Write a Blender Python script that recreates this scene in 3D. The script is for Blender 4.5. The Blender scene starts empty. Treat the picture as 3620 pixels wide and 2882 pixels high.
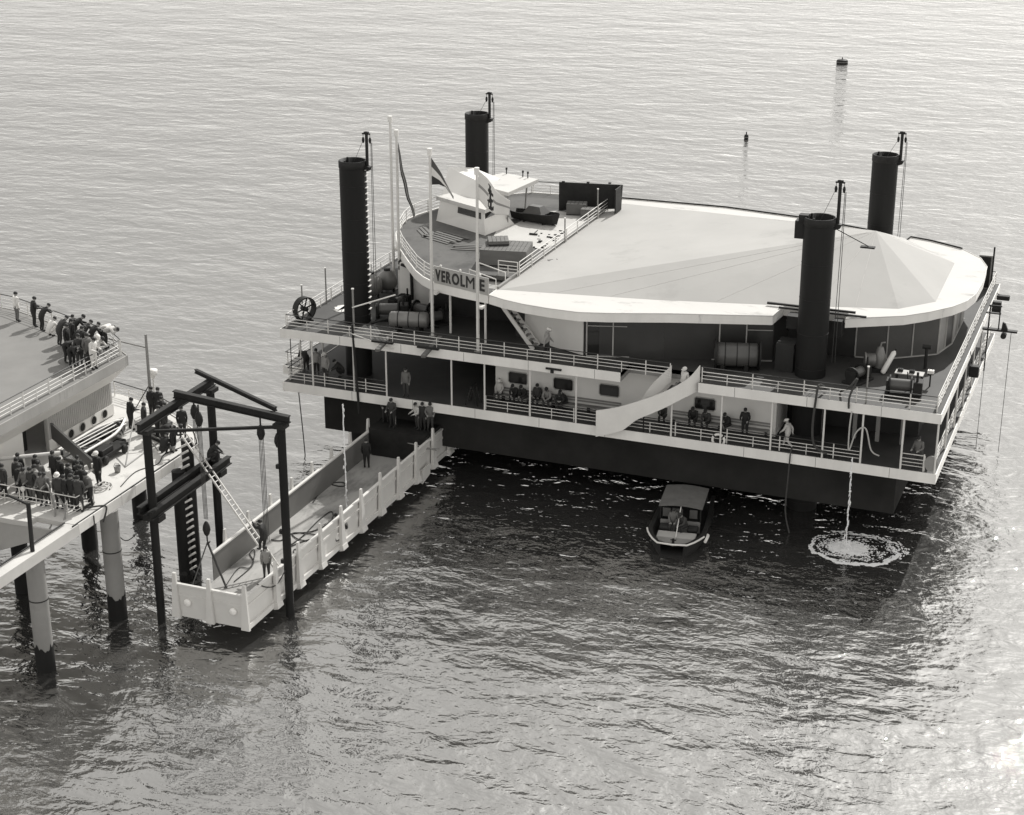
import bpy, bmesh, math, random
from math import sin, cos, pi, radians, sqrt, atan2
from mathutils import Vector, Matrix
random.seed(7)
SC = bpy.context.scene
COL = SC.collection

# ------------------------------------------------------------------ camera
PW, PH, FOC = 3620.0, 2882.0, 6109.14
CAM = Vector((57.845, -102.0545, 47.853))
PITCH, YAW = 0.36514, -0.37522
cam = bpy.data.cameras.new('camera'); cam.sensor_fit = 'HORIZONTAL'
cam.sensor_width = 36.0; cam.lens = FOC / PW * 36.0
cam.clip_start = 1.0; cam.clip_end = 20000
camo = bpy.data.objects.new('camera', cam); COL.objects.link(camo)
camo.location = CAM; camo.rotation_euler = (pi / 2 - PITCH, 0, -YAW)
SC.camera = camo
_f = Vector((sin(YAW) * cos(PITCH), cos(YAW) * cos(PITCH), -sin(PITCH)))
_r = Vector((cos(YAW), -sin(YAW), 0)); _u = _r.cross(_f)

def at(px, py, z=None, y=None, x=None):
    """the place in the scene, on a plane of known height or depth, that I measured in the photograph"""
    d = _f + _r * ((px - PW / 2) / FOC) - _u * ((py - PH / 2) / FOC)
    if z is not None: t = (z - CAM.z) / d.z
    elif y is not None: t = (y - CAM.y) / d.y
    else: t = (x - CAM.x) / d.x
    return CAM + d * t

# ------------------------------------------------------------------ sky, sun, exposure
SUN_AZ, SUN_EL = radians(9.0), radians(41.0)          # azimuth from +Y towards +X
w = bpy.data.worlds.new('World'); SC.world = w; w.use_nodes = True
nt = w.node_tree; nt.nodes.clear()
sky = nt.nodes.new('ShaderNodeTexSky'); sky.sky_type = 'NISHITA'; sky.sun_disc = False
sky.sun_elevation = SUN_EL; sky.sun_rotation = SUN_AZ
sky.air_density = 1.0; sky.dust_density = 0.8; sky.ozone_density = 1.0; sky.altitude = 0
bw = nt.nodes.new('ShaderNodeRGBToBW')                 # a black and white film: a grey sky
tint = nt.nodes.new('ShaderNodeMix'); tint.data_type = 'RGBA'; tint.blend_type = 'MULTIPLY'
tint.inputs[0].default_value = 1.0; tint.inputs[7].default_value = (1.0, 0.985, 0.955, 1)
bg = nt.nodes.new('ShaderNodeBackground'); bg.inputs[1].default_value = 0.132
out = nt.nodes.new('ShaderNodeOutputWorld')
nt.links.new(sky.outputs[0], bw.inputs[0]); sky_fill = nt.nodes.new('ShaderNodeMath'); sky_fill.operation = 'MULTIPLY_ADD'; sky_fill.inputs[1].default_value = .55; sky_fill.inputs[2].default_value = 2.7   # even grey added to the sky to level the sea and fill shade
nt.links.new(bw.outputs[0], sky_fill.inputs[0]); nt.links.new(sky_fill.outputs[0], tint.inputs[6])
nt.links.new(tint.outputs[2], bg.inputs[0]); nt.links.new(bg.outputs[0], out.inputs[0])

sl = bpy.data.lights.new('sun', 'SUN'); sl.energy = 2.7; sl.angle = radians(0.6); sl.color = (1.0, 0.985, 0.95)
so = bpy.data.objects.new('sun', sl); COL.objects.link(so)
sd = Vector((sin(SUN_AZ) * cos(SUN_EL), cos(SUN_AZ) * cos(SUN_EL), sin(SUN_EL)))
so.rotation_euler = sd.to_track_quat('Z', 'Y').to_euler(); so.location = (30, 100, 90)

SC.view_settings.view_transform = 'Standard'; SC.view_settings.look = 'None'
SC.view_settings.exposure = 0.6; SC.view_settings.gamma = 1.0
SC.render.engine = 'CYCLES'
SC.cycles.max_bounces = 6; SC.cycles.diffuse_bounces = 3; SC.cycles.glossy_bounces = 3

# ------------------------------------------------------------------ materials
def g(v, warm=0.04):
    return (v * (1 + warm * .5), v, v * (1 - warm), 1)

MATS = {}
def mat(name, v, rough=0.6, var=0.12, scale=0.6, bump=0.0, bscale=8.0, metal=0.0, stain=None, stretch=None, spec=0.5):
    """grey paint or metal with uneven tone; stain=(value, scale, threshold) adds patches of dirt"""
    if name in MATS: return MATS[name]
    m = bpy.data.materials.new(name); m.use_nodes = True; t = m.node_tree; N = t.nodes; L = t.links
    b = N['Principled BSDF']
    tc = N.new('ShaderNodeTexCoord'); mp = N.new('ShaderNodeMapping')
    L.new(tc.outputs['Object'], mp.inputs[0])
    if stretch: mp.inputs['Scale'].default_value = stretch
    n1 = N.new('ShaderNodeTexNoise'); n1.inputs['Scale'].default_value = scale; n1.inputs['Detail'].default_value = 6; n1.inputs['Roughness'].default_value = .62
    L.new(mp.outputs[0], n1.inputs['Vector'])
    r = N.new('ShaderNodeMapRange'); r.inputs[1].default_value = .3; r.inputs[2].default_value = .7
    r.inputs[3].default_value = 1 - var; r.inputs[4].default_value = 1 + var
    L.new(n1.outputs['Fac'], r.inputs[0])
    mx = N.new('ShaderNodeMix'); mx.data_type = 'RGBA'; mx.blend_type = 'MULTIPLY'; mx.inputs[0].default_value = 1
    mx.inputs[6].default_value = g(v); L.new(r.outputs[0], mx.inputs[7])
    col = mx.outputs[2]
    if stain:
        n2 = N.new('ShaderNodeTexNoise'); n2.inputs['Scale'].default_value = stain[1]; n2.inputs['Detail'].default_value = 7; n2.inputs['Roughness'].default_value = .7
        L.new(mp.outputs[0], n2.inputs['Vector'])
        r2 = N.new('ShaderNodeMapRange'); r2.inputs[1].default_value = stain[2]; r2.inputs[2].default_value = stain[2] + .12
        r2.inputs[3].default_value = 0; r2.inputs[4].default_value = .85; L.new(n2.outputs['Fac'], r2.inputs[0])
        m2 = N.new('ShaderNodeMix'); m2.data_type = 'RGBA'; L.new(r2.outputs[0], m2.inputs[0]); L.new(col, m2.inputs[6]); m2.inputs[7].default_value = g(stain[0])
        col = m2.outputs[2]
    L.new(col, b.inputs['Base Color'])
    b.inputs['Roughness'].default_value = rough; b.inputs['Metallic'].default_value = metal
    b.inputs['Specular IOR Level'].default_value = spec
    if bump:
        n3 = N.new('ShaderNodeTexNoise'); n3.inputs['Scale'].default_value = bscale; n3.inputs['Detail'].default_value = 4
        L.new(mp.outputs[0], n3.inputs['Vector'])
        bp = N.new('ShaderNodeBump'); bp.inputs['Strength'].default_value = bump; bp.inputs['Distance'].default_value = .05
        L.new(n3.outputs['Fac'], bp.inputs['Height']); L.new(bp.outputs[0], b.inputs['Normal'])
    MATS[name] = m
    return m

WHITE = mat('white_paint', .74, .55, .07, .5, stain=(.36, .35, .66))
FASCIA = mat('fascia_paint', .78, .55, .1, .5, stain=(.4, .8, .63), stretch=(1, 1, .25))
ROOF = mat('roof_coating', .385, .75, .06, .18, bump=.1, bscale=1.2, stain=(.31, .16, .58))
BRIM = mat('roof_brim_coating', .54, .75, .04, .25, stain=(.3, .45, .575), stretch=(.6, 1.3, 1))
WALLW = mat('wall_white', .72, .6, .05, .4)
DECK = mat('steel_deck', .05, .7, .22, .5, stain=(.05, .3, .56))
DECKB = mat('dark_deck', .075, .8, .3, .7, stain=(.03, .4, .55))
ROOFDECK = mat('roof_deck_boards', .1, .85, .2, .6, stain=(.045, .3, .5))  # dirty dark deck, with some shade of cabin and planks in the tone
HULL = mat('black_hull', .03, .95, .25, .3, spec=.03)
PILE = mat('tarred_steel', .012, .6, .3, .5, stretch=(1, 1, .15), spec=.25)
DARK = mat('dark_iron', .02, .6, .3, 1.5, spec=.25)
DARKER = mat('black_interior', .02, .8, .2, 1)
RAILW = mat('white_rail_paint', .66, .5, .08, 1)
RAILD = mat('dark_handrail', .035, .5, .2, 2)
GREY = mat('grey_steel', .24, .5, .15, .8)
GREYL = mat('light_grey_paint', .42, .55, .1, .8)
GLASSM = mat('dark_window', .02, .12, .2, .8, spec=.6)
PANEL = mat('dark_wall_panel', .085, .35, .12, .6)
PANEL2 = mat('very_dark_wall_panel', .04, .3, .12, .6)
WOOD = mat('weathered_planks', .13, .8, .25, 1.2, stretch=(.3, 4, 1))
CONC = mat('concrete_pile', .25, .8, .12, .5, stain=(.2, .5, .62), bump=.2)
GALV = mat('galvanised_tank', .2, .42, .18, 1.2, metal=.3)
LAMPW = mat('lamp_glass', .9, .3, .02, 1)
PALEROOF = mat('pale_sunlit_roofing', .5, .85, .08, .5, stain=(.14, .5, .6))  # deck patch with sunlight put into its tone; also roof seams
ROPE = mat('tarred_rope', .05, .9, .2, 3)
ROPEL = mat('pale_rope', .35, .9, .2, 3)
BLK = mat('sign_letters_black', .025, .5, .1, 2)
SIGNB = mat('sign_board', .38, .55, .06, .8)
TROUGH = mat('gangway_paint', .63, .5, .06, .5, stain=(.42, .5, .66))
TROUGHF = mat('gangway_floor', .36, .8, .18, .4, stain=(.17, .3, .53), stretch=(1, .4, 1))
PIERD = mat('pier_deck', .58, .8, .1, .5, stain=(.3, .5, .6))
PRIMER = mat('grey_primer', .17, .6, .12, .5)
PIERF = mat('pier_fascia_grey', .4, .7, .14, .6, stain=(.26, .6, .58), stretch=(1, 1, .2))
PORT = mat('porthole_dark', .03, .7, .1, 1, spec=.1)
PIERR = mat('pier_roof_felt', .2, .85, .08, .5)

# ------------------------------------------------------------------ mesh helper
class MB:
    def __init__(s): s.v = []; s.f = []; s.sm = []
    def add(s, vs, fs, smooth=False):
        o = len(s.v); s.v += [tuple(v) for v in vs]
        for f in fs: s.f.append([i + o for i in f]); s.sm.append(smooth)
        return s
    def box(s, x0, x1, y0, y1, z0, z1):
        s.add([(x0, y0, z0), (x1, y0, z0), (x1, y1, z0), (x0, y1, z0), (x0, y0, z1), (x1, y0, z1), (x1, y1, z1), (x0, y1, z1)],
              [(3, 2, 1, 0), (4, 5, 6, 7), (0, 1, 5, 4), (1, 2, 6, 5), (2, 3, 7, 6), (3, 0, 4, 7)]); return s
    def bar(s, a, b, w, h=None, up=(0, 0, 1)):
        a = Vector(a); b = Vector(b); h = h or w; d = (b - a).normalized(); up = Vector(up)
        if abs(d.dot(up)) > .98: up = Vector((1, 0, 0)) if abs(d.x) < .9 else Vector((0, 1, 0))
        sx = d.cross(up).normalized(); sy = sx.cross(d).normalized()
        P = []
        for c in (a, b):
            for i, j in ((-1, -1), (1, -1), (1, 1), (-1, 1)): P.append(c + sx * (i * w / 2) + sy * (j * h / 2))
        s.add(P, [(3, 2, 1, 0), (4, 5, 6, 7), (0, 1, 5, 4), (1, 2, 6, 5), (2, 3, 7, 6), (3, 0, 4, 7)]); return s
    def tube(s, path, r, n=8, cap=True, closed=False):
        path = [Vector(p) for p in path]; rs = r if isinstance(r, (list, tuple)) else [r] * len(path)
        rings = []; prev = None; m = len(path)
        for i, p in enumerate(path):
            if closed: d = (path[(i + 1) % m] - path[i - 1])
            else: d = (path[min(i + 1, m - 1)] - path[max(i - 1, 0)])
            d.normalize()
            if prev is None:
                u = Vector((0, 0, 1)) if abs(d.z) < .95 else Vector((1, 0, 0))
                sx = d.cross(u).normalized()
            else:
                sx = prev - d * prev.dot(d)
                if sx.length < 1e-6: sx = d.cross(Vector((0, 0, 1)))
                sx.normalize()
            prev = sx; sy = d.cross(sx)
            rings.append([p + (sx * cos(2 * pi * k / n) + sy * sin(2 * pi * k / n)) * rs[i] for k in range(n)])
        o = [v for R in rings for v in R]; F = []
        for i in range(m if closed else m - 1):
            j = (i + 1) % m
            for k in range(n): F.append((i * n + k, i * n + (k + 1) % n, j * n + (k + 1) % n, j * n + k))
        s.add(o, F, True)
        if cap and not closed:
            s.add(rings[0], [tuple(reversed(range(n)))]); s.add(rings[-1], [tuple(range(n))])
        return s
    def lathe(s, prof, c=(0, 0, 0), n=24, axis='z', smooth=True):
        c = Vector(c); V = []; F = []
        for r, h in prof:
            for k in range(n):
                a = 2 * pi * k / n; x, y = r * cos(a), r * sin(a)
                V.append(c + (Vector((x, y, h)) if axis == 'z' else Vector((h, x, y)) if axis == 'x' else Vector((y, h, x))))
        for i in range(len(prof) - 1):
            for k in range(n): F.append((i * n + k, i * n + (k + 1) % n, (i + 1) * n + (k + 1) % n, (i + 1) * n + k))
        s.add(V, F, smooth)
        return s
    def prism(s, pts, z0, z1):
        n = len(pts); V = [(p[0], p[1], z0) for p in pts] + [(p[0], p[1], z1) for p in pts]
        F = [tuple(reversed(range(n))), tuple(range(n, 2 * n))] + [(i, (i + 1) % n, n + (i + 1) % n, n + i) for i in range(n)]
        s.add(V, F); return s
    def poly(s, pts): s.add(pts, [tuple(range(len(pts)))]); return s
    def hexa(s, bot, top):
        """box between a bottom quad and a top quad"""
        s.add(list(bot) + list(top), [(3, 2, 1, 0), (4, 5, 6, 7), (0, 1, 5, 4), (1, 2, 6, 5), (2, 3, 7, 6), (3, 0, 4, 7)]); return s
    def sheet(s, A, B, th):
        """a curved plate between polylines A and B, thickness th along its normal"""
        n = len(A); A = [Vector(a) for a in A]; B = [Vector(b) for b in B]; V = []
        for i in range(n):
            t = (A[min(i + 1, n - 1)] - A[max(i - 1, 0)]); nn = t.cross(B[i] - A[i]).normalized() * (th / 2)
            V += [A[i] - nn, B[i] - nn, B[i] + nn, A[i] + nn]
        F = [(0, 1, 2, 3), (4 * n - 1, 4 * n - 2, 4 * n - 3, 4 * n - 4)]
        for i in range(n - 1):
            for k in range(4): F.append((4 * i + k, 4 * i + 4 + k, 4 * i + 4 + (k + 1) % 4, 4 * i + (k + 1) % 4))
        s.add(V, F); return s
    def build(s, name, m, parent=None, bevel=0, noise=None):
        me = bpy.data.meshes.new(name); me.from_pydata(s.v, [], s.f); me.validate()
        ms = m if isinstance(m, (list, tuple)) else [m]
        for q in ms: me.materials.append(q)
        if len(s.sm) == len(me.polygons):
            me.polygons.foreach_set('use_smooth', s.sm)
        bm = bmesh.new(); bm.from_mesh(me); bmesh.ops.recalc_face_normals(bm, faces=bm.faces[:]); bm.to_mesh(me); bm.free()
        o = bpy.data.objects.new(name, me); COL.objects.link(o)
        if bevel:
            b = o.modifiers.new('bevel', 'BEVEL'); b.width = bevel; b.segments = 2; b.limit_method = 'ANGLE'; b.angle_limit = radians(50)
        if parent is not None:
            o.parent = parent; o.matrix_parent_inverse = wm(parent).inverted()
        return o

def wm(o):
    m = Matrix.LocRotScale(o.location, o.rotation_euler, o.scale)
    return (wm(o.parent) @ o.matrix_parent_inverse @ m) if o.parent else m

def tag(o, label=None, cat=None, group=None, kind=None):
    if label: o['label'] = label
    if cat: o['category'] = cat
    if group: o['group'] = group
    if kind: o['kind'] = kind
    return o
def thing(name, loc, label, cat, group=None, rz=0):
    o = bpy.data.objects.new(name, None); COL.objects.link(o); o.location = loc; o.rotation_euler = (0, 0, rz); o.empty_display_size = .3
    return tag(o, label, cat, group)
def dup(root, loc, rz, label, group=None):
    """copy a thing, its parts and their sub-parts"""
    r = root.copy(); COL.objects.link(r); r.location = loc; r.rotation_euler = (0, 0, rz); r['label'] = label
    if group: r['group'] = group
    for ch in list(root.children):
        c = ch.copy(); COL.objects.link(c); c.parent = r
        for k in list(ch.children):
            q = k.copy(); COL.objects.link(q); q.parent = c
    return r
# ------------------------------------------------------------------ the sea: one sheet to the horizon
def water_material():
    m = bpy.data.materials.new('sea_water'); m.use_nodes = True; t = m.node_tree; N = t.nodes; L = t.links
    b = N['Principled BSDF']
    tc = N.new('ShaderNodeTexCoord')
    def noise(scale, sx, sy, rot, det, rough=.5, dist=0.0):
        mp = N.new('ShaderNodeMapping'); mp.inputs['Rotation'].default_value = (0, 0, rot); mp.inputs['Scale'].default_value = (sx, sy, 1)
        L.new(tc.outputs['Object'], mp.inputs[0])
        n = N.new('ShaderNodeTexNoise'); n.inputs['Scale'].default_value = scale; n.inputs['Detail'].default_value = det
        n.inputs['Roughness'].default_value = rough; n.inputs['Distortion'].default_value = dist
        L.new(mp.outputs[0], n.inputs['Vector']); return n.outputs['Fac']
    def math_(op, a, c):
        n = N.new('ShaderNodeMath'); n.operation = op
        for i, q in enumerate((a, c)):
            if hasattr(q, 'links'): L.new(q, n.inputs[i])
            else: n.inputs[i].default_value = q
        return n.outputs[0]
    # heights in metres: swell, wind waves, ripples; amplitude changes slowly from place to place
    swell = noise(.10, .55, 1.0, -.20, 2)
    wave = noise(.42, .6, 1.0, -.30, 3, .5, .4)
    wave2 = noise(.9, .68, 1.0, -.02, 3, .55, .5)
    rip = noise(2.3, .8, 1.0, -.25, 3, .6, .3)
    gust = noise(.035, 1, 1, 0, 3, .55)
    h = math_('MULTIPLY', swell, 1.1)
    h = math_('ADD', h, math_('MULTIPLY', wave, .55))
    h = math_('ADD', h, math_('MULTIPLY', wave2, .26))
    gm = N.new('ShaderNodeMapRange'); gm.inputs[1].default_value = .35; gm.inputs[2].default_value = .65; gm.inputs[3].default_value = .025; gm.inputs[4].default_value = .105
    L.new(gust, gm.inputs[0])
    h = math_('ADD', h, math_('MULTIPLY', rip, gm.outputs[0]))
    bp = N.new('ShaderNodeBump'); bp.inputs['Strength'].default_value = WATER['bump']; bp.inputs['Distance'].default_value = 1.0
    L.new(h, bp.inputs['Height'])
    N.remove(b)
    o = N['Material Output']
    dif = N.new('ShaderNodeBsdfDiffuse'); dif.inputs[0].default_value = g(WATER['body'])
    gl = N.new('ShaderNodeBsdfGlossy'); gl.inputs[0].default_value = (1, .99, .97, 1); gl.inputs['Roughness'].default_value = WATER['rough']
    gl2 = N.new('ShaderNodeBsdfGlossy'); gl2.inputs[0].default_value = (1, .99, .97, 1); gl2.inputs['Roughness'].default_value = WATER['rough2']
    for q in (gl, gl2): L.new(bp.outputs[0], q.inputs['Normal'])
    mg = N.new('ShaderNodeMixShader'); mg.inputs[0].default_value = WATER['mix2']
    L.new(gl.outputs[0], mg.inputs[1]); L.new(gl2.outputs[0], mg.inputs[2])
    fr = N.new('ShaderNodeFresnel'); fr.inputs['IOR'].default_value = WATER['ior']; L.new(bp.outputs[0], fr.inputs['Normal'])
    ms = N.new('ShaderNodeMixShader'); L.new(fr.outputs[0], ms.inputs[0]); L.new(dif.outputs[0], ms.inputs[1]); L.new(mg.outputs[0], ms.inputs[2])
    L.new(ms.outputs[0], o.inputs['Surface'])
    return m
WATER = dict(bump=.5, body=.03, rough=.02, rough2=.42, mix2=.035, ior=4.8)
wb = MB(); S = 9000
wb.poly([(-S, -S, 0), (S, -S, 0), (S, S, 0), (-S, S, 0)])
water = wb.build('water', water_material()); tag(water, kind='structure')
# ------------------------------------------------------------------ the white platform
L_, W_, ZL, ZU, ZR = 46.1, 29.9, 5.4, 9.4, 13.0
plat = thing('offshore_platform', (23, 15, 1.9), 'big white two-deck platform raised over the sea under a broad faceted white roof', 'platform')
PO = [(0, 0), (L_, 0), (L_, W_), (0, W_)]
hull = MB().box(2.6, L_ - 2.6, 1.3, W_ - 1.5, 1.75, ZL - .66).build('hull', HULL, plat)

def deck(name, outline, z, th, top_m, parent):
    d = MB().prism([(x + (.06 if x < 1 else -.06), y + (.06 if y < 1 else -.06)) for x, y in outline], z - .3, z).build(name, top_m, parent)
    return d
ld = deck('lower_deck', PO, ZL, .65, DECK, plat)
LF = MB()      # fascia boxes around the edge
def ring(mb, x0, x1, y0, y1, z0, z1, t=.06, sides='SENW'):
    if 'S' in sides: mb.box(x0, x1, y0, y0 + t, z0, z1)
    if 'E' in sides: mb.box(x1 - t, x1, y0 + t, y1, z0, z1)
    if 'N' in sides: mb.box(x0, x1 - t, y1 - t, y1, z0, z1)
    if 'W' in sides: mb.box(x0, x0 + t, y0 + t, y1 - t, z0, z1)
ring(LF, 0, L_, 0, W_, ZL - .65, ZL + .03)
LF.build('fascia', FASCIA, ld)
# upper deck, open where the curved stair goes down
SX0, SX1, SY = 25.3, 30.6, 2.0
ud = MB()
ud.prism([(.06, .06), (SX0, .06), (SX0, SY), (SX1, SY), (SX1, .06), (L_ - .06, .06), (L_ - .06, W_ - .06), (.06, W_ - .06)], ZU - .3, ZU)
ud = ud.build('upper_deck', DECK, plat)
UF = MB()
UF.box(0, SX0, 0, .06, ZU - .62, ZU + .03); UF.box(SX1, L_, 0, .06, ZU - .62, ZU + .03)
ring(UF, 0, L_, 0, W_, ZU - .62, ZU + .03, sides='ENW')
UF.build('fascia', FASCIA, ud)
MB().box(SX0, SX1, SY, SY + .07, ZU - .62, ZU - .001).box(SX0 - .07, SX0, .08, SY, ZU - .62, ZU - .003).box(SX1, SX1 + .07, .08, SY, ZU - .62, ZU - .003).build('stairwell_edge', GREY, ud)

# lower storey: the white wall with windows between x 15.4 and 35.2, dark rooms beyond
WY = 2.6
lw = MB().box(15.4, 35.25, WY, WY + .15, ZL, ZU - .31).box(15.4, 15.55, WY + .15, 9, ZL, ZU - .31).box(35.1, 35.25, WY + .15, 9, ZL, ZU - .31).build('lower_wall', WALLW, plat)
def window(px, py, qx, qy):
    a = at(px, py, y=WY - .02); b = at(qx, qy, y=WY - .02); w, h = b.x - a.x, 1.02; zc = (a.z + b.z) / 2 + .12
    x0, x1, z0, z1 = a.x, b.x - .02, zc - h * .42, zc + h * .42; c = .12
    pts = [(x0 + c, z0), (x1 - c, z0), (x1, z0 + c), (x1, z1 - c), (x1 - c, z1), (x0 + c, z1), (x0, z1 - c), (x0, z0 + c)]
    f = MB(); P = [Vector((x, WY - .035, z)) for x, z in pts]; f.tube(P, .035, 6, closed=True)
    fo = f.build('window', GREYL, plat)
    MB().add([(x, WY - .02, z) for x, z in pts] + [(x, WY - .003, z) for x, z in pts], [tuple(range(8)), tuple(range(15, 7, -1))] + [(i, (i + 1) % 8, 8 + (i + 1) % 8, 8 + i) for i in range(8)]).build('pane', GLASSM, fo)
Sx = lambda x, y: (1700 + x * .4638, 1000 + y * .4638)
for x0, y0, x1, y1 in ((210, 693, 357, 785), (553, 740, 705, 832), (903, 787, 1057, 880), (1628, 888, 1790, 985)):
    window(*Sx(x0, y0), *Sx(x1, y1))
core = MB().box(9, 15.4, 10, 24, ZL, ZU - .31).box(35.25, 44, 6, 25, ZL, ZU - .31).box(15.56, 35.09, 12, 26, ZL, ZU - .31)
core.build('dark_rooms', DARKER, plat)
for x in (36.4, 37.7, 40, 41.5, 43.1):
    MB().box(x, x + .25, 4.2, 4.4, ZL, ZU - .31).build('inner_post', GREY, plat)
# thin white posts along the edge between the decks
for x in (2.41, 5.66, 8.18, 13.13, 15.58, 18.9, 22.2, 28.84, 32.19, 35.5, 38.87, 41.31, 43.84):
    MB().tube([(x, .14, ZL), (x, .14, ZU - .62)], .065, 8).build('post', RAILW, plat)
for y in (.14, 4.5, 8.6, 12.8, 17, 21.2, 25.4):
    MB().tube([(L_ - .14, y, ZL), (L_ - .14, y, ZU - .62)], .065, 8).build('post', RAILW, plat)
for y in (2.6, 6, 10, 14, 18):
    MB().tube([(.16, y, ZL), (.16, y, ZU - .62)], .06, 8).build('post', RAILW, plat)

# upper storey: glazed wall set back under the roof
B_ = [at(2073, 1259, z=ZU), at(3315, 1261, z=ZU)]
wl = [(16.2, 4.6), (22.1, 2.43), (27.1, 3.77), (34.0, 6.0), (34.4, 8.6), (39.0, 8.9), (41.0, 9.2), (44.0, 11.4), (44.6, 14), (44.6, 20), (42.6, 23.4), (36, 25.4), (22, 28), (16.2, 28)]
wl = [(x, y) for x, y in wl]
TOPW = ZR - .62
up = MB()
for i in range(len(wl)):
    a = wl[i]; b = wl[(i + 1) % len(wl)]
    up.bar((a[0], a[1], (ZU + TOPW) / 2), (b[0], b[1], (ZU + TOPW) / 2), .12, TOPW - ZU - .01)
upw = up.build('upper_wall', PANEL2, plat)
# window bays: frame, pane per bay
def bay(a, b, m, kind):
    a = Vector((a[0], a[1], 0)); b = Vector((b[0], b[1], 0)); d = (b - a).normalized(); n = Vector((d.y, -d.x, 0))
    o = n * .085
    z0, z1 = ZU + .1, TOPW - .05
    q = MB(); p0 = a + o; p1 = b + o
    q.hexa([(p0.x, p0.y, z0), (p1.x, p1.y, z0), (p1.x - n.x * .02, p1.y - n.y * .02, z0), (p0.x - n.x * .02, p0.y - n.y * .02, z0)],
           [(p0.x, p0.y, z1), (p1.x, p1.y, z1), (p1.x - n.x * .02, p1.y - n.y * .02, z1), (p0.x - n.x * .02, p0.y - n.y * .02, z1)])
    po = q.build('wall_panel', m, upw)
    f = MB(); o2 = n * .1
    f.bar(p0 + o2 * .3 + Vector((0, 0, z0)), p0 + o2 * .3 + Vector((0, 0, z1)), .08)
    f.bar(p0 + o2 * .3 + Vector((0, 0, z0 - .04)), p1 + o2 * .3 + Vector((0, 0, z0 - .04)), .06, .08)
    if kind: f.bar(p0 + d * .045 + o2 * .3 + Vector((0, 0, z0 + 2.1)), p1 - d * .045 + o2 * .3 + Vector((0, 0, z0 + 2.1)), .05)
    f.build('mullion', GREYL, upw)
def bays(a, b, n, ms, kinds):
    for i in range(n):
        p = (a[0] + (b[0] - a[0]) * i / n, a[1] + (b[1] - a[1]) * i / n); q = (a[0] + (b[0] - a[0]) * (i + 1) / n, a[1] + (b[1] - a[1]) * (i + 1) / n)
        bay(p, q, ms[i % len(ms)], kinds[i % len(kinds)])
white_bay = MB(); a, b = Vector((17.0, 4.31, 0)), Vector((21.9, 2.5, 0)); d = (b - a).normalized(); n = Vector((d.y, -d.x, 0))
white_bay.bar(a + n * .1 + Vector((0, 0, 10.9)), b + n * .1 + Vector((0, 0, 10.9)), .06, 2.9); white_bay.build('white_panel', WALLW, upw)
bays((22.1, 2.43), (34.0, 6.0), 7, [GLASSM, GLASSM, PANEL, PANEL2, PANEL, PANEL, PANEL2], [1, 1, 0, 0, 0, 0, 1])
bays((39.0, 8.9), (41.0, 9.2), 1, [PANEL], [0]); bays((41.0, 9.2), (44.0, 11.4), 2, [PANEL], [0])
bays((44.0, 11.4), (44.6, 14), 2, [GREY, PANEL2], [0]); bays((44.6, 14), (44.6, 20), 3, [GREY, PANEL], [0])
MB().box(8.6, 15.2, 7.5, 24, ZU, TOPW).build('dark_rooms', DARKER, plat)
MB().box(5.2, 8.6, 9.0, 12.2, ZU, TOPW).build('white_cabin', WALLW, plat)

# main roof: thick white edge (notched for two steel piles), flat brim, low pyramid
NE = [(15.15, 2.05), (16.5, 1.45), (18.05, 1.0), (20, .72), (22.1, .66), (24, 1.2), (27.8, 2.62), (34.2, 4.6), (34.4, 6.9), (38.75, 6.9), (38.75, 5.75), (42.2, 7.75), (43.6, 9.2), (44.9, 11.0), (45.6, 12.6), (45.95, 14.6), (46.0, 18), (45.8, 21.5), (45.1, 23.6), (43.5, 25.6), (41, 27.0), (39.4, 27.5), (39.2, 26), (36, 26.4), (36, 28.4), (30.4, 30.2), (24, 31.2), (15.15, 31.0)]
roof = MB().prism(NE, ZR - .6, ZR).build('roof', FASCIA, plat)
MB().prism([(x, y) for x, y in NE], ZR + .004, ZR + .02).build('brim', BRIM, roof)
edge = MB(); edge.tube([(x, y, ZR + .03) for x, y in NE], .035, 5, closed=True); edge.build('roof_edge_trim', RAILW, roof)
AP = (38.4, 17.3, 16.0)
PB = [(15.3, 3.5), (26, 5.2), (33.6, 6.95), (41.6, 9.2), (43.65, 11.7), (43.5, 21.6), (38.9, 27.2), (30.6, 29.0), (16.3, 29.4), (15.3, 29.4)]
py = MB(); V = [(x, y, ZR + .025) for x, y in PB] + [AP, (15.3, 3.5, ZR - .2)]; n = len(PB)
py.add([(x, y, ZR + .025) for x, y in PB] + [AP], [(i, (i + 1) % n, n) for i in range(n)])
py.build('pyramid', ROOF, roof)
q_ = [p for p in NE if p[1] > 25]; MB().tube([(x, y - .1, ZR + .12) for x, y in q_], .06, 6).build('back_edge_rail', DARK, roof)
sm_ = MB(); AV = Vector(AP)
def seam(a, b): sm_.bar(Vector(a) + Vector((0, 0, .004)), Vector(b) + Vector((0, 0, .004)), .03, .012)
for i0, fr in ((0, .35), (0, .7), (1, .5), (2, .33), (2, .66), (5, .4), (7, .3), (7, .65), (8, .5)):
    pA = Vector((*PB[i0], ZR + .025)).lerp(Vector((*PB[(i0 + 1) % len(PB)], ZR + .025)), fr); seam(pA.lerp(AV, .01), pA.lerp(AV, .97))
sm_.build('roof_seam', PALEROOF, roof)
for x in (4.7, 9.4, 14.1, 18.8, 23.5, 33.0, 37.7, 42.4):
    MB().box(x, x + .03, -.006, -.001, ZU - .61, ZU + .02).build('fascia_joint', GREY, plat); MB().box(x + .8, x + .83, -.006, -.001, ZL - .64, ZL + .02).build('fascia_joint', GREY, plat)
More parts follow.
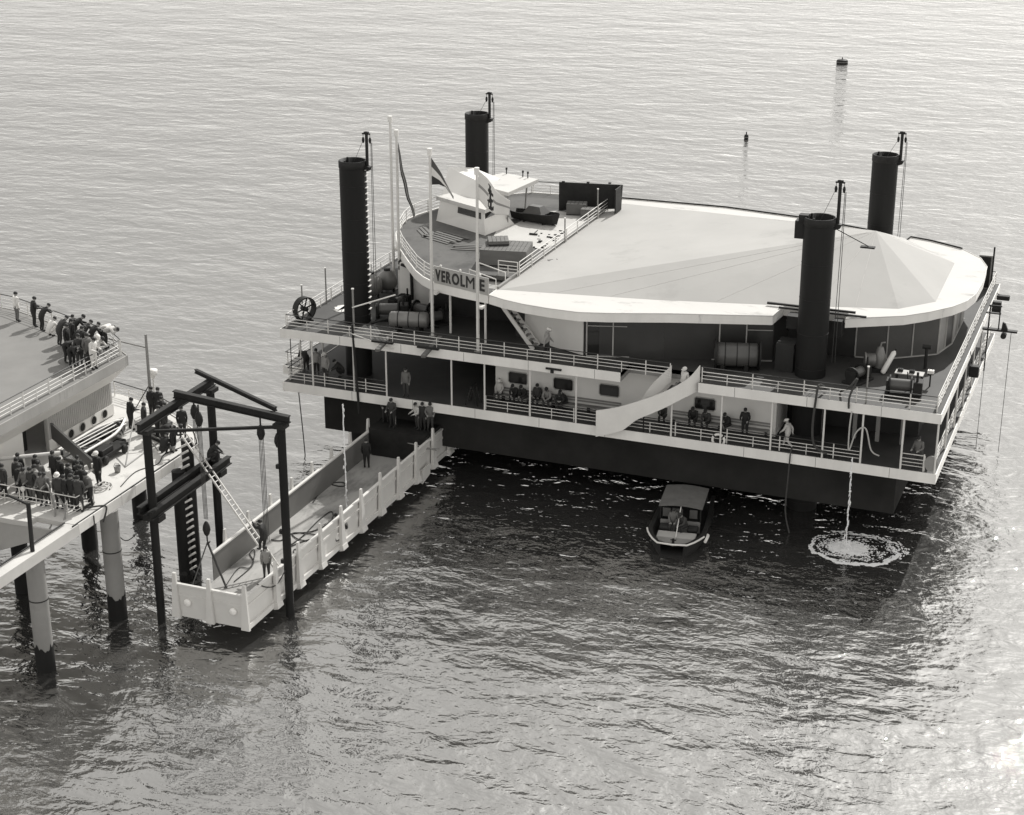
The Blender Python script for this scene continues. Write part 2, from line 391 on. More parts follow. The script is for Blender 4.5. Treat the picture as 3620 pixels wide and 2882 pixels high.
# round-fronted roof deck at the other end of the roof
RDO = [(15.1, 2.07), (12.8, 2.6), (10.5, 3.35), (9.2, 4.35), (8.06, 5.56), (6.4, 7.8), (4.78, 10.1), (3.5, 12.2), (2.5, 14.2), (1.8, 16.6), (1.5, 18.4), (1.7, 20.0), (2.4, 22.6), (3.6, 25.6), (5.2, 28.2), (7.5, 30.2), (15.1, 30.9)]
SO = (12.75, 15.0, 3.6, 6.6)                     # stair opening x0 x1 y0 y1
rd = MB()
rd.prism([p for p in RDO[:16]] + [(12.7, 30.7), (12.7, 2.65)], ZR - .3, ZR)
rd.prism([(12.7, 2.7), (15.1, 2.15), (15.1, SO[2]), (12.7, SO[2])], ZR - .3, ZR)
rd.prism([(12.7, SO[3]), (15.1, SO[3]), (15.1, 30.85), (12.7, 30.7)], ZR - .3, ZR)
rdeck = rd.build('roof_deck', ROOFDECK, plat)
MB().prism([(9.9, 15.6), (12.2, 15.2), (14.6, 14.0), (14.9, 16.5), (14.9, 25), (11.6, 25.3), (10.2, 24.4), (10.0, 20.5), (9.3, 18)], ZR + .004, ZR + .012).build('pale_sunlit_roofing', PALEROOF, rdeck)  # dry pale part of the deck; the sunlight on it is put into the colour
fa = MB(); A = [(x, y, ZR - .58) for x, y in RDO]; Bt = [(x, y, ZR + .06) for x, y in RDO]
fa.sheet(A, Bt, .1); fa.build('fascia', FASCIA, rdeck)
MB().box(15.1, 15.28, 3.6, 30.8, ZR - .28, ZR + .2).build('roof_kerb', GREY, rdeck)
sf = MB(); sf.prism([(x * .97 + .4, y * .97 + .4) for x, y in RDO], ZR - .56, ZR - .5); sf.build('soffit', GREYL, rdeck)
for x, y in ((11.6, 3.6), (14.7, 2.5), (9.0, 6.0), (5.6, 10.2)):
    MB().tube([(x, y, ZU), (x, y, ZR - .57)], .09, 8).build('column', RAILW, plat)
# steep white stair from the upper deck to the opening in the roof deck
st = MB()
for y in (2.3, 3.3): st.bar((18.3, y, ZU + .02), (14.9, y + .9, ZR - .05), .09, .3)
ss = st.build('roof_stair', RAILW, plat)
for i in range(12):
    t = (i + .5) / 12; x = 18.3 - 3.4 * t
    MB().box(x - .13, x + .13, 2.36 + .9 * t, 3.24 + .9 * t, ZU + 3.5 * t, ZU + 3.5 * t + .05).build('tread', GREY, ss)
hr = MB()
for y in (3.75, 5.5): hr.tube([(13.0, y, ZR + .05), (13.0, y, ZR + 1.15), (15.1, y - .3, ZR + .75), (15.1, y - .3, ZR)], .04, 6)
hr.build('stair_handrail', RAILW, ss)
# panel with stripes on the edge above the white cabin, and a drain pipe below
dp = MB(); dp.tube([(5.4, 8.9, 12.3), (5.9, 8.85, 12.2), (6.2, 8.85, 12.1), (6.25, 8.85, 9.7)], .12, 8); dp.build('drain_pipe', DARK, plat)
vg = MB()
for z in (11.75, 12.15): vg.box(4.95, 5.19, 9.3, 10.9, z, z + .26)
vg.build('vent_slot', DARK, plat)

# pilot-house like cabin with sloping sides and two flat roofs
cb = thing('roof_cabin', (6.8, 19.3, ZR), 'white slant-walled lookout cabin with flat canopy roofs on the round roof deck', 'cabin')
Ab, Bb, Cb, Db = (3.8, 18.9), (9.05, 16.2), (9.9, 20.2), (5.6, 22.6)
At, Bt, Ct, Dt = (4.3, 18.6), (8.85, 16.5), (9.0, 18.9), (5.4, 21.2)
body = MB().hexa([(x, y, ZR + .005) for x, y in (Ab, Bb, Cb, Db)], [(x, y, 14.75) for x, y in (At, Bt, Ct, Dt)]).build('cabin_wall', WALLW, cb)
def band(P0, P1, Q0, Q1, s0, s1, t0, t1, m, name, off=.02):
    P0, P1, Q0, Q1 = [Vector(v) for v in (P0, P1, Q0, Q1)]
    f = lambda s, t: (P0 * (1 - s) + P1 * s) * (1 - t) + (Q0 * (1 - s) + Q1 * s) * t
    n = (P1 - P0).cross(Q0 - P0).normalized() * off
    a = [f(s0, t0), f(s1, t0), f(s1, t1), f(s0, t1)]
    MB().hexa([v - n for v in a], [v + n for v in a]).build(name, m, body)
v3 = lambda p, z: (p[0], p[1], z)
band(v3(Ab, ZR), v3(Bb, ZR), v3(At, 14.75), v3(Bt, 14.75), .42, .93, .66, .93, GLASSM, 'window')
band(v3(Bb, ZR), v3(Cb, ZR), v3(Bt, 14.75), v3(Ct, 14.75), .06, .8, .7, .93, GLASSM, 'window')
MB().prism([(3.9, 18.7), (9.1, 16.1), (9.35, 18.2), (7.6, 20.6), (5.2, 21.4)], 14.76, 15.05).build('lower_roof', BRIM, cb)
MB().hexa([(3.9, 19.4, 14.0), (7.3, 18.9, 15.06), (8.6, 22.4, ZR + .01), (4.4, 23.4, ZR + .01)], [(3.1, 23.0, 16.35), (6.6, 20.3, 16.2), (7.9, 22.2, 16.0), (4.6, 24.6, 16.1)]).build('upper_house', WALLW, cb)
cn = MB().prism([(5.9, 21.2), (8.0, 19.6), (10.0, 18.6), (10.6, 23.6), (7.2, 24.6)], 15.62, 15.9)
cn.build('canopy', BRIM, cb)
MB().tube([(9.7, 22.9, ZR), (9.9, 22.9, 15.6)], .07, 6).tube([(9.6, 19.5, 13.2), (9.7, 19.3, 15.6)], .06, 6).build('canopy_post', GREY, cb)
for i, (x, y) in enumerate(((7.6, 24.3), (9.2, 23.8), (9.7, 23.6))):
    MB().tube([(x, y, 15.88), (x, y, 16.35)], .045, 6).tube([(x, y, 16.25), (x + .01, y, 16.42)], .08, 6).build('vent_pipe', DARK, cb)

# dark screen wall with crates behind the divider railing
bx = thing('screen_wall', (14, 26.2, ZR), 'black steel screen wall standing at the back of the roof deck', 'screen')
MB().hexa([(11.65, 25.5, ZR + .005), (16.5, 26.7, ZR + .3), (16.5, 26.8, ZR + .3), (11.65, 25.62, ZR + .005)], [(11.65, 25.5, 15.32), (16.6, 26.7, 15.25), (16.6, 26.8, 15.25), (11.65, 25.62, 15.32)]).build('plate', DARK, bx)
MB().hexa([(16.45, 25.2, ZR + .25), (16.55, 25.2, ZR + .25), (16.55, 26.69, ZR + .25), (16.45, 26.69, ZR + .25)], [(16.45, 25.2, 15.2), (16.55, 25.2, 15.2), (16.55, 26.69, 15.22), (16.45, 26.69, 15.22)]).build('side_plate', DARK, bx)
for t in (.05, .45, .8): MB().box(11.65 + 4.8 * t, 11.85 + 4.8 * t, 25.45 + 1.2 * t, 25.62 + 1.2 * t, 15.32, 15.42).build('lug', DARK, bx)
def crate(x, y, z, sx, sy, sz, rz, label, m=WOOD, group='crates on the roof deck'):
    t = thing('crate', (0, 0, 0), label, 'crate', group)
    q = MB().box(-sx / 2, sx / 2, -sy / 2, sy / 2, .08, sz); q.build('crate_body', m, t, bevel=.02)
    q = MB(); n = max(3, int(sx / .3))
    for i in range(n):
        a = -sx / 2 + sx * i / n; q.box(a + .015, a + sx / n - .015, -sy / 2 - .02, sy / 2 + .02, sz + .002, sz + .05)
    q.build('lid', m, t)
    MB().box(-sx / 2, sx / 2, -sy / 2 + .02, -sy / 2 + .14, 0, .078).box(-sx / 2, sx / 2, sy / 2 - .14, sy / 2 - .02, 0, .078).build('skid', DARK, t)
    t.location = (x, y, z); t.rotation_euler = (0, 0, rz); return t
crate(13.4, 24.9, ZR, 1.6, 1.0, .9, .25, 'wooden crate at the foot of the black screen wall, the left one of two')
crate(14.55, 24.3, ZR, 1.0, 1.0, .7, .1, 'small wooden crate beside the divider railing in front of the black screen wall')
# small raised hatch houses (box deckhouses) near the stair head
crate(13.2, 10.2, ZR, 3.4, 2.8, 1.15, .2, 'large flat-topped wooden deck box between the stair opening and the divider railing', WOOD)
crate(12.4, 10.6, ZR + 1.21, 1.5, 1.5, .28, .45, 'low square hatch crate lying on the large flat-topped deck box', WOOD)
def planks(x, y, rz, n, ln, label, m=WOOD):
    t = thing('plank_stack', (0, 0, 0), label, 'planks', 'timber left on the roof deck')
    for i in range(n):
        q = MB(); o = random.uniform(-.3, .3); q.box(-ln / 2 + o, ln / 2 + o, i * .28 - n * .14, i * .28 + .24 - n * .14, .02 + .05 * (i % 3), .06 + .05 * (i % 3)); q.build('plank', m, t)
    t.location = (x, y, ZR); t.rotation_euler = (0, 0, rz)
planks(6.6, 14.4, -.45, 8, 3.0, 'wide layer of dark planks in front of the lookout cabin', WOOD)
planks(9.6, 12.6, .2, 5, 2.6, 'narrow stack of planks between the lookout cabin and the deck box')
planks(4.6, 15.3, -.9, 4, 2.4, 'short stack of planks by the curved railing', WOOD)
# launch boats stored upside down on the roof deck, right behind the cabin
def dinghy(x, y, z, rz, L, label, name='dinghy', mh=GREY, over=False):
    t = thing(name, (0, 0, 0), label, 'boat', 'small boats stored on the roof deck'); n = 11
    R1 = []; R0 = []
    for i in range(n):
        s = i / (n - 1); wv = .75 * (sin(min(1, (s + .12) / .55) * pi / 2) ** .8) * (1 if s < .75 else 1 - .35 * ((s - .75) / .25) ** 2); wv = wv if s > 0 else .04
        R1.append((s * L - L / 2, wv)); R0.append((s * L - L / 2 + (.25 if s == 0 else 0), wv * .55))
    top = [(a, b, .75 + .25 * (1 - i / (n - 1)) ** 2) for i, (a, b) in enumerate(R1)]; bot = [(a, b, .12) for a, b in R0]
    q = MB(); V = []
    for (a, b, c), (d, e, f) in zip(top, bot): V += [(a, b, c), (d, e, f), (d, -e, f), (a, -b, c), (a, -b * .86, c), (d, -e * .8, f + .1), (d, e * .8, f + .1), (a, b * .86, c)]
    F = []
    for i in range(n - 1):
        for k in range(8): F.append((8 * i + k, 8 * i + 8 + k, 8 * i + 8 + (k + 1) % 8, 8 * i + (k + 1) % 8))
    F += [tuple(range(8)), tuple(range(8 * n - 1, 8 * n - 9, -1))]
    q.add(V, F); q.build('hull', mh, t)
    MB().box(-.5, -.25, -.6, .6, .55, .6).build('thwart', WOOD, t); MB().box(.6, .85, -.6, .6, .55, .6).build('thwart', WOOD, t)
    cv = MB(); cv.hexa([(-.9, -.62, .8), (.9, -.68, .76), (.9, .68, .76), (-.9, .62, .8)], [(-.5, -.3, 1.35), (.5, -.3, 1.35), (.5, .3, 1.35), (-.5, .3, 1.35)]); cv.build('cover', PANEL, t)
    for s in (-.9, .9): MB().box(s - .06, s + .06, -.5, .5, 0, .13).build('chock', DARK, t)
    t.location = (x, y, z); t.rotation_euler = (0, 0, rz)
dinghy(11.3, 21.3, ZR, 2.9, 4.4, 'dark covered dinghy chocked up beside the lookout cabin canopy', mh=DARK)
br = thing('broom', (12.4, 17.8, ZR), 'wide broom lying on the bright bare roof deck', 'broom')
MB().box(12.1, 12.75, 17.65, 17.78, ZR + .02, ZR + .14).build('brush_head', DARK, br); MB().tube([(12.42, 17.78, ZR + .1), (12.3, 19.0, ZR + .06)], .025, 6).build('handle', DARK, br)
lh = thing('ladder', (16.6, 12, ZR), 'dark plank ladder lying on the white roof by the divider railing', 'ladder')
MB().bar((16.0, 11.2, ZR + .12), (18.4, 13.0, ZR + .22), .1, .05).bar((16.15, 11.0, ZR + .12), (18.55, 12.8, ZR + .22), .1, .05).build('stile', DARK, lh)
MB().tube([(16.6, 11.5, ZR + .2), (16.7, 11.35, ZR + .2)], .03, 5).tube([(17.5, 12.2, ZR + .22), (17.6, 12.05, ZR + .22)], .03, 5).build('rung', DARK, lh)
for i in range(22):
    x = 13.6 + random.uniform(-.9, .9); y = 16.5 + random.uniform(-2.5, 3)
    if i == 0: db = MB()
    db.box(x, x + random.uniform(.1, .4), y, y + random.uniform(.06, .2), ZR + .003, ZR + random.uniform(.04, .12))
tag(db.build('debris', DARK), 'dark scraps scattered along the divider railing on the bright roof deck', 'debris', kind='stuff')

# name board
sb = thing('name_board', (12.9, 2.4, ZR), 'long pale name board with dark capital letters on the roof edge', 'sign')
pl, pr = Vector((10.55, 3.2, 13.08)), Vector((15.2, 1.82, 13.05)); dx = (pr - pl); dx.z = 0; ln = dx.length; dx.normalize(); nn = Vector((dx.y, -dx.x, 0))
hh = 1.22
MB().hexa([pl, pr, pr - nn * .08, pl - nn * .08], [pl + Vector((0, 0, hh)), pr + Vector((0, 0, hh)), pr - nn * .08 + Vector((0, 0, hh)), pl - nn * .08 + Vector((0, 0, hh))]).build('board', SIGNB, sb)
LV = []; LF = []
for chx, b0, b1 in (('V', 688, 741), ('E', 752, 790), ('R', 801, 850), ('O', 862, 936), ('L', 951, 994), ('M', 1008, 1092), ('E', 1146, 1196)):
    fc = bpy.data.curves.new('letter', 'FONT'); fc.body = chx; fc.size = 1.0; fc.extrude = .02; fc.offset = .0 if chx == 'M' else .03
    fo = bpy.data.objects.new('letter', fc); COL.objects.link(fo)
    dg = bpy.context.evaluated_depsgraph_get(); me = bpy.data.meshes.new_from_object(fo.evaluated_get(dg)); bpy.data.objects.remove(fo)
    xs = [v.co.x for v in me.vertices]; ys = [v.co.y for v in me.vertices]; x0, x1, y0, y1 = min(xs), max(xs), min(ys), max(ys)
    u0, u1 = (b0 - 668) / 564 * ln, (b1 - 668) / 564 * ln; LV = []; LF = []; o = 0
    for v in me.vertices:
        LV.append(pl + dx * (u0 + (v.co.x - x0) / (x1 - x0) * (u1 - u0)) + Vector((0, 0, .2 + (v.co.y - y0) / (y1 - y0) * .82)) + nn * (.022 + v.co.z))
    LF += [[i + o for i in p.vertices] for p in me.polygons]; bpy.data.meshes.remove(me)
    lq = MB(); lq.add(LV, LF); lq.build('letter', BLK, sb)
for t in (.14, .5, .86):
    c = pl + dx * (ln * t) + Vector((0, 0, hh + .02)); MB().lathe([(0, .0), (.09, .02), (.1, .1), (.05, .17), (0, .18)], c + nn * .04, 8).build('sign_lamp', RAILW, sb)

# curved stair with solid white sides from the upper to the lower deck
cs = thing('curved_stair', (27, 0, ZL), 'curved white stair with solid side panels joining the two decks', 'stair')
X = [30.55, 30.1, 29.5, 28.6, 27.56, 26.6, 25.7, 24.8, 23.82]
Y = [.45, .02, -.2, -.3, -.34, -.36, -.38, -.4, -.42]
T = [10.49, 9.85, 9.35, 8.75, 8.17, 7.72, 7.32, 7.0, 6.72]; Bz = [8.83, 8.55, 8.2, 7.6, 6.98, 6.42, 5.6, 5.2, 4.86]
def dense(v, k=4):
    o = []
    for i in range(len(v) - 1):
        p0 = v[max(i - 1, 0)]; p1 = v[i]; p2 = v[i + 1]; p3 = v[min(i + 2, len(v) - 1)]
        for j in range(k):
            t = j / k; o.append(.5 * (2 * p1 + (p2 - p0) * t + (2 * p0 - 5 * p1 + 4 * p2 - p3) * t * t + (3 * p1 - p0 - 3 * p2 + p3) * t ** 3))
    return o + [v[-1]]
xs_, ys_, ts_, bs_ = dense(X), dense(Y), dense(T), dense(Bz)
MB().sheet(list(zip(xs_, ys_, bs_)), list(zip(xs_, ys_, ts_)), .06).build('outer_panel', WHITE, cs)
X2 = [28.42, 28.1, 27.6, 27.05, 26.5, 25.9, 25.2]; Y2 = [1.25, 1.05, .95, .9, .88, .88, .9]; T2 = [9.95, 9.6, 9.05, 8.35, 7.4, 6.75, 6.4]; B2 = [8.85, 8.5, 7.95, 7.2, 6.4, 5.75, 5.42]
MB().sheet(list(zip(dense(X2), dense(Y2), dense(B2))), list(zip(dense(X2), dense(Y2), dense(T2))), .05).build('inner_panel', WHITE, cs)
for i in range(18):
    t = i / 17; x = 29.7 - 5.4 * t; z = 9.2 - 3.6 * t; y0 = -.15 - .2 * t if x < 29 else -.05; MB().box(x - .16, x + .16, y0, 1.0 if x < 28.4 else 1.9, z - .04, z).build('tread', GREY if i % 2 else DECK, cs)
MB().tube([(26.9, .3, ZL), (26.9, .3, 6.9)], .05, 6).build('stair_prop', DARK, cs)
# ------------------------------------------------------------------ railings
def railing(name, label, pts, h=1.02, step=1.68, top=RAILD, mid=RAILW, nmid=3, tall=2, group='white deck railings', first=0, rt=.032, rm=.026):
    pts = [Vector(p) for p in pts]; r = thing(name, tuple(pts[0]), label, 'railing', group)
    up = lambda k: [p + Vector((0, 0, k)) for p in pts]
    MB().tube(up(h), rt, 6).build('handrail', top, r)
    for k in range(nmid): MB().tube(up(h * (.24 + .23 * k)), rm, 6).build('rail', mid, r)
    tot = 0; i = 0; d = 0.0
    L = [(pts[j + 1] - pts[j]).length for j in range(len(pts) - 1)]; total = sum(L); n = max(1, round(total / step)); k = 0
    for q in range(n + 1):
        s = total * q / n; j = 0
        while j < len(L) - 1 and s > L[j]: s -= L[j]; j += 1
        p = pts[j] + (pts[j + 1] - pts[j]) * min(1, s / L[j])
        full = (q + first) % tall == 0 or q in (0, n)
        MB().tube([p, p + Vector((0, 0, h if full else h * .72))], .04 if full else .03, 6).build('post', mid, r)
    return r
zu, zl = ZU + .01, ZL + .01
railing('railing', 'long near railing of the upper deck between the left corner and the curved stair', [(.35, .3, zu), (28.6, .3, zu)])
railing('railing', 'near railing of the upper deck right of the curved stair', [(30.75, .3, zu), (45.75, .3, zu)])
railing('railing', 'upper deck railing along the right end of the platform', [(45.75, .45, zu), (45.75, 29.4, zu)], top=RAILW)
railing('railing', 'upper deck railing along the left end of the platform', [(.35, .5, zu), (.35, 29.4, zu)], top=RAILW)
railing('railing', 'far railing of the upper deck behind the white cabin', [(.35, 29.55, zu), (45.7, 29.55, zu)])
railing('railing', 'short lower deck railing at the left corner above the hull end', [(.3, .6, zl), (.3, .3, zl), (8.1, .3, zl)])
railing('railing', 'lower deck railing in front of the seated men left of the curved stair', [(15.6, .3, zl), (23.6, .3, zl)], top=RAILD)
railing('railing', 'lower deck railing from the curved stair to the hose on the right', [(25.6, .3, zl), (41.3, .3, zl)], top=RAILD)
railing('railing', 'short lower deck railing ending before the oval board at the right corner', [(43.85, .3, zl), (45.3, .3, zl)], top=RAILW)
railing('railing', 'lower deck railing along the right end of the platform', [(45.8, 1.6, zl), (45.8, 29, zl)], top=RAILW)
railing('railing', 'lower deck railing along the left end near the corner', [(.3, .7, zl), (.3, 3.0, zl)], top=RAILD)
cur = [(x + .12 * (1 if x > 3 else 2), y + .12, ZR + .07) for x, y in RDO[2:16]]
railing('railing', 'curved white railing round the front of the roof deck', [(x, y, z) for x, y, z in cur], top=RAILW, step=1.9, nmid=3, tall=1)
railing('railing', 'railing along the far edge of the roof deck left of the black screen wall', [(7.6, 30.0, ZR + .02), (12.4, 30.5, ZR + .02)], top=RAILD)
railing('railing', 'straight divider railing between the roof deck and the white roof', [(15.45, 7.0, ZR + .04), (15.45, 16.6, ZR + .04), (15.45, 26.6, ZR + .04)], top=RAILW, tall=1, step=2.4)
railing('railing', 'short railing beside the stair opening in the roof deck', [(15.35, 6.9, ZR + .02), (13.9, 6.9, ZR + .02)], top=RAILW, step=.8)
# low side platform at the left end
sp = thing('side_platform', (-.8, 5.5, ZL), 'small outrigger platform fixed to the left end of the lower deck', 'platform')
MB().box(-1.6, -.01, 3.15, 9, ZL - .2, ZL).build('floor', DECK, sp)
MB().box(-1.66, -1.6, 3.1, 9.06, ZL - .6, ZL + .03).box(-1.6, -.01, 3.1, 3.15, ZL - .6, ZL + .03).build('fascia', FASCIA, sp)
railing('railing', 'railing round the small outrigger platform at the left end', [(-.05, 3.3, zl), (-1.5, 3.3, zl), (-1.5, 8.9, zl)], top=RAILD, tall=1)

# tall stanchions
def stanchion(x, y, z, h, label, r=.055):
    t = thing('stanchion', (x, y, z), label, 'post', 'slim stanchions on the deck edges')
    MB().tube([(x, y, z), (x, y, z + h)], r, 8).build('shaft', GREY, t); MB().tube([(x, y, z + h), (x, y, z + h + .08)], r * 1.5, 8).build('cap', RAILW, t)
stanchion(.35, 6.5, ZU, 2.7, 'slim grey stanchion on the left upper railing next to the pale deck patch')
stanchion(.3, 2.9, ZU, 2.4, 'slim grey stanchion just behind the spoked flywheel')
stanchion(41.36, .34, ZU, 2.4, 'white stanchion standing in the near railing above the water hose')
stanchion(5.6, .5, ZU, 3.4, 'tall white stanchion with a tied boom in the near left railing', .07)
stanchion(3.3, 24.4, ZR, 1.8, 'slim stanchion on the curved railing left of the lookout cabin')
stanchion(15.45, 16.4, ZR, 1.9, 'slim white stanchion standing in the divider railing')
stanchion(15.45, 24.0, ZR, 2.4, 'slim white stanchion in the divider railing in front of the black screen wall')

# benches on the lower deck
def bench(x0, x1, label):
    t = thing('bench', ((x0 + x1) / 2, 2.25, ZL), label, 'bench', 'slatted benches along the white wall')
    q = MB()
    for k in range(3): q.box(x0, x1, 2.02 + k * .16, 2.14 + k * .16, ZL + .46, ZL + .5)
    q.build('seat', GREY, t); q = MB()
    for k in range(2): q.box(x0, x1, 2.53, 2.56, ZL + .62 + k * .18, ZL + .74 + k * .18)
    q.build('backrest', GREY, t)
    for x in (x0 + .2, (x0 + x1) / 2, x1 - .2): MB().box(x - .04, x + .04, 2.05, 2.52, ZL, ZL + .455).build('leg', DARK, t)
bench(15.9, 20.0, 'slatted bench full of seated men below the first two windows'); bench(20.1, 24.6, 'empty end bench between the seated men and the curved stair'); bench(28.2, 34.9, 'slatted bench with hunched men right of the curved stair')
# ------------------------------------------------------------------ four steel piles through the platform
def pile(x, y, top, r, label, ladder=None, mast_dir=(1, .15), mast_h=2.5, extra=False, z0=-9):
    t = thing('steel_pile', (x, y, 0), label, 'pile', 'black tubular piles of the platform')
    MB().lathe([(r, z0), (r, 4.7), (r, ZL + 3), (r, top - .45), (r, top), (r - .06, top + .01), (r - .06, top - .6), (0, top - .62)], (x, y, 0), 32).build('shaft', PILE, t)
    for zz_ in [q * 2.35 + .6 for q in range(9)]:
        if zz_ < top - 1: MB().tube([(x + (r + .002) * cos(2 * pi * q / 32), y + (r + .002) * sin(2 * pi * q / 32), zz_) for q in range(32)], .018, 5, closed=True).build('weld_ring', DARK, t)
    MB().lathe([(r + .005, top - .5), (r + .035, top - .48), (r + .035, top - .05), (r + .005, top - .02)], (x, y, 0), 32).build('rim_band', DARK, t)
    for a in (.6, 2.5, 4.4): MB().box(x + r * .8 * cos(a) - .06, x + r * .8 * cos(a) + .06, y + r * .8 * sin(a) - .05, y + r * .8 * sin(a) + .05, top - .3, top + .07).build('lug', DARK, t)
    if ladder is not None:
        c = Vector((cos(ladder), sin(ladder), 0)); tn = Vector((-c.y, c.x, 0)); q = MB(); z = ZU + 1
        while z < top - .5:
            p = Vector((x, y, z)) + c * (r + .02); q.bar(p - tn * .22, p + tn * .22, .16, .045); z += .42
        q.build('rung', RAILW, t)
    md = Vector((mast_dir[0], mast_dir[1], 0)).normalized(); b = Vector((x, y, top - .4)) + md * (r + .12); a = Vector((b.x, b.y, top + mast_h))
    MB().tube([b, a], .11, 10).build('mast', DARK, t)
    MB().bar(a - Vector((.3, .05, 0)), a + Vector((.3, -.05, 0)), .1, .1).lathe([(0, .16), (.2, .12), (.2, .06), (0, .05)], a, 10).build('crosshead', DARK, t)
    for s in (-.26, .26):
        h = a + Vector((s, 0, -.45)); bl = MB().lathe([(0, .22), (.07, .16), (.1, 0), (.07, -.18), (0, -.24)], h, 10).tube([h + Vector((0, 0, .2)), h + Vector((0, 0, .45))], .02, 5).build('pulley_block', DARK, t)
    rp = MB(); e = a + Vector((.32, 0, -.6)); rp.tube([e, (x + md.x * (r + .35), y + md.y * (r + .3), ZU + 1)], .022, 5); rp.tube([e + Vector((.07, 0, 0)), (x + md.x * (r + .55), y + md.y * (r + .3), ZU + 1)], .022, 5)
    e = a + Vector((-.32, 0, -.6)); rp.tube([e, (x - .1, y + .1, top - .5)], .015, 5); rp.build('rope', ROPE, t)
    c = Vector((x, y, top - .55)) + md * r; MB().hexa([c + Vector((-.1, -.2, -.25)), c + Vector((.3, -.2, -.1)), c + Vector((.3, .2, -.1)), c + Vector((-.1, .2, -.25))], [c + Vector((-.1, -.2, .25)), c + Vector((.42, -.2, .15)), c + Vector((.42, .2, .15)), c + Vector((-.1, .2, .25))]).build('bracket', DARK, t)
    return t
pile(4.3, 3.7, 21.1, .95, 'thick black pile at the left near corner with a ladder of white rungs', ladder=.15, mast_h=1.9)
p2 = pile(36.95, 4.3, 20.03, 1.0, 'thick black pile rising through the near notch of the white roof', mast_h=2.3)
pile(4.1, 26.6, 20.13, .95, 'black pile behind the lookout cabin at the far left corner', mast_h=1.6)
pile(37.5, 24.6, 19.88, .95, 'black pile behind the roof peak at the far right corner', mast_h=1.6)
x, y, z = 36.95, 4.3, 20.03
MB().box(x - 1.55, x - .98, y - .2, y + .5, z - 1.5, z - .35).box(x - 1.3, x - .7, y - .35, y + .25, z - .34, z + .1).build('winch_box', DARK, p2)
MB().tube([(x + 1.1, y, z - .7), (x + 3.1, y + .5, z - 1.75)], .03, 6).box(x + 2.6, x + 3.5, y + .3, y + .7, z - 1.85, z - 1.75).build('stay_bar', DARK, p2)
# guide frame in the notch of the roof
gf = thing('pile_guide', (x, 5.6, ZR), 'dark beam frame guiding the near right pile in the roof notch', 'frame')
MB().bar((33.3, 6.75, ZR + .2), (39.2, 6.75, ZR + .2), .16, .14).bar((34.2, 6.3, ZR + .12), (40, 6.3, ZR + .12), .14, .12).build('cross_beam', DARK, gf)
MB().box(35.0, 36.0, 5.2, 6.2, ZR - .9, ZR - .05).build('bracket', DARK, gf); MB().box(38.0, 38.6, 5.4, 6.2, ZR - 1.2, ZR - .1).build('bracket', DARK, gf)
MB().box(34.6, 35.8, 4.2, 5.8, ZU + .01, ZU + 1.9).build('jack_house', DARKER, gf)

# ------------------------------------------------------------------ flagpoles and flags
def flagpole(x, y, z, top, label, lean=0):
    t = thing('flagpole', (x, y, z), label, 'flagpole', 'white flagpoles')
    MB().tube([(x, y, z), (x, y, z + 5), (x, y, top - .45)], [.115, .11, .075], 12).build('pole', RAILW, t)
    MB().lathe([(0, top - .5), (.17, top - .48), (.17, top - .02), (.1, top), (0, top)], (x, y, 0), 14, smooth=False).build('cap', WHITE, t)
    MB().tube([(x + .12, y - .1, z + 1.3), (x + .16, y - .12, top - .6)], .014, 5).build('halyard', ROPEL, t)
    MB().box(x - .22, x + .22, y - .2, y + .2, z, z + .06).build('foot_plate', GREY, t)
    if top > 20 and z < 10: MB().box(x - .05, x + .35, y - .06, y + .5, 12.45, 12.6).build('bracket', RAILW, t)
flagpole(3.46, 11.62, ZU, 22.65, 'bare white flagpole, farthest left of the four')
flagpole(4.84, 9.73, ZU, 22.1, 'white flagpole with a flag hanging limp beside it')
flagpole(10.71, 2.5, ZU, 22.7, 'white flagpole flying the three-striped flag at the left end of the name board')
flagpole(14.92, .62, ZU, 22.15, 'white flagpole flying the pale flag with dark emblem, in front of the name board')
def flag(name, label, T, B, m, thick=.02, wave=.25, nw=2.2):
    """a cloth between an upper and a lower polyline; rows of faces take the material m(s, t)"""
    n = 30; k = 18
    def ip(P, s):
        s *= len(P) - 1; i = min(int(s), len(P) - 2); return Vector(P[i]).lerp(Vector(P[i + 1]), s - i)
    mats, pick = m; V = []; F = []; M = []
    for side in (0, 1):
        for i in range(n + 1):
            for j in range(k + 1):
                s, t = i / n, j / k; p = ip(T, s).lerp(ip(B, s), t)
                p.y += wave * s ** .6 * sin(s * nw * pi + t * 1.4) + side * thick
                V.append(p)
    o = (n + 1) * (k + 1)
    for i in range(n):
        for j in range(k):
            a = i * (k + 1) + j; F.append((a, a + 1, a + k + 2, a + k + 1)); F.append((o + a, o + a + k + 1, o + a + k + 2, o + a + 1)); M += [pick((i + .5) / n, (j + .5) / k)] * 2
    for i in range(n):
        a = i * (k + 1); F.append((a, a + k + 1, o + a + k + 1, o + a)); a += k; F.append((a, o + a, o + a + k + 1, a + k + 1)); M += [pick(i / n, 0), pick(i / n, 1)]
    for j in range(k):
        a = n * (k + 1) + j; F.append((a, a + 1, o + a + 1, o + a)); M.append(pick(1, j / k))
    q = MB(); q.add(V, F, True); ob = q.build(name, mats); ob.data.polygons.foreach_set('material_index', M[:len(ob.data.polygons)])
    return tag(ob, label, 'flag', 'flags on the poles')
CLW = mat('white_cloth', .72, .9, .05, 1); CLR = mat('mid_dark_cloth', .09, .9, .08, 1); CLB = mat('dark_blue_cloth', .035, .9, .08, 1); CLG = mat('mid_grey_cloth', .3, .9, .08, 1)
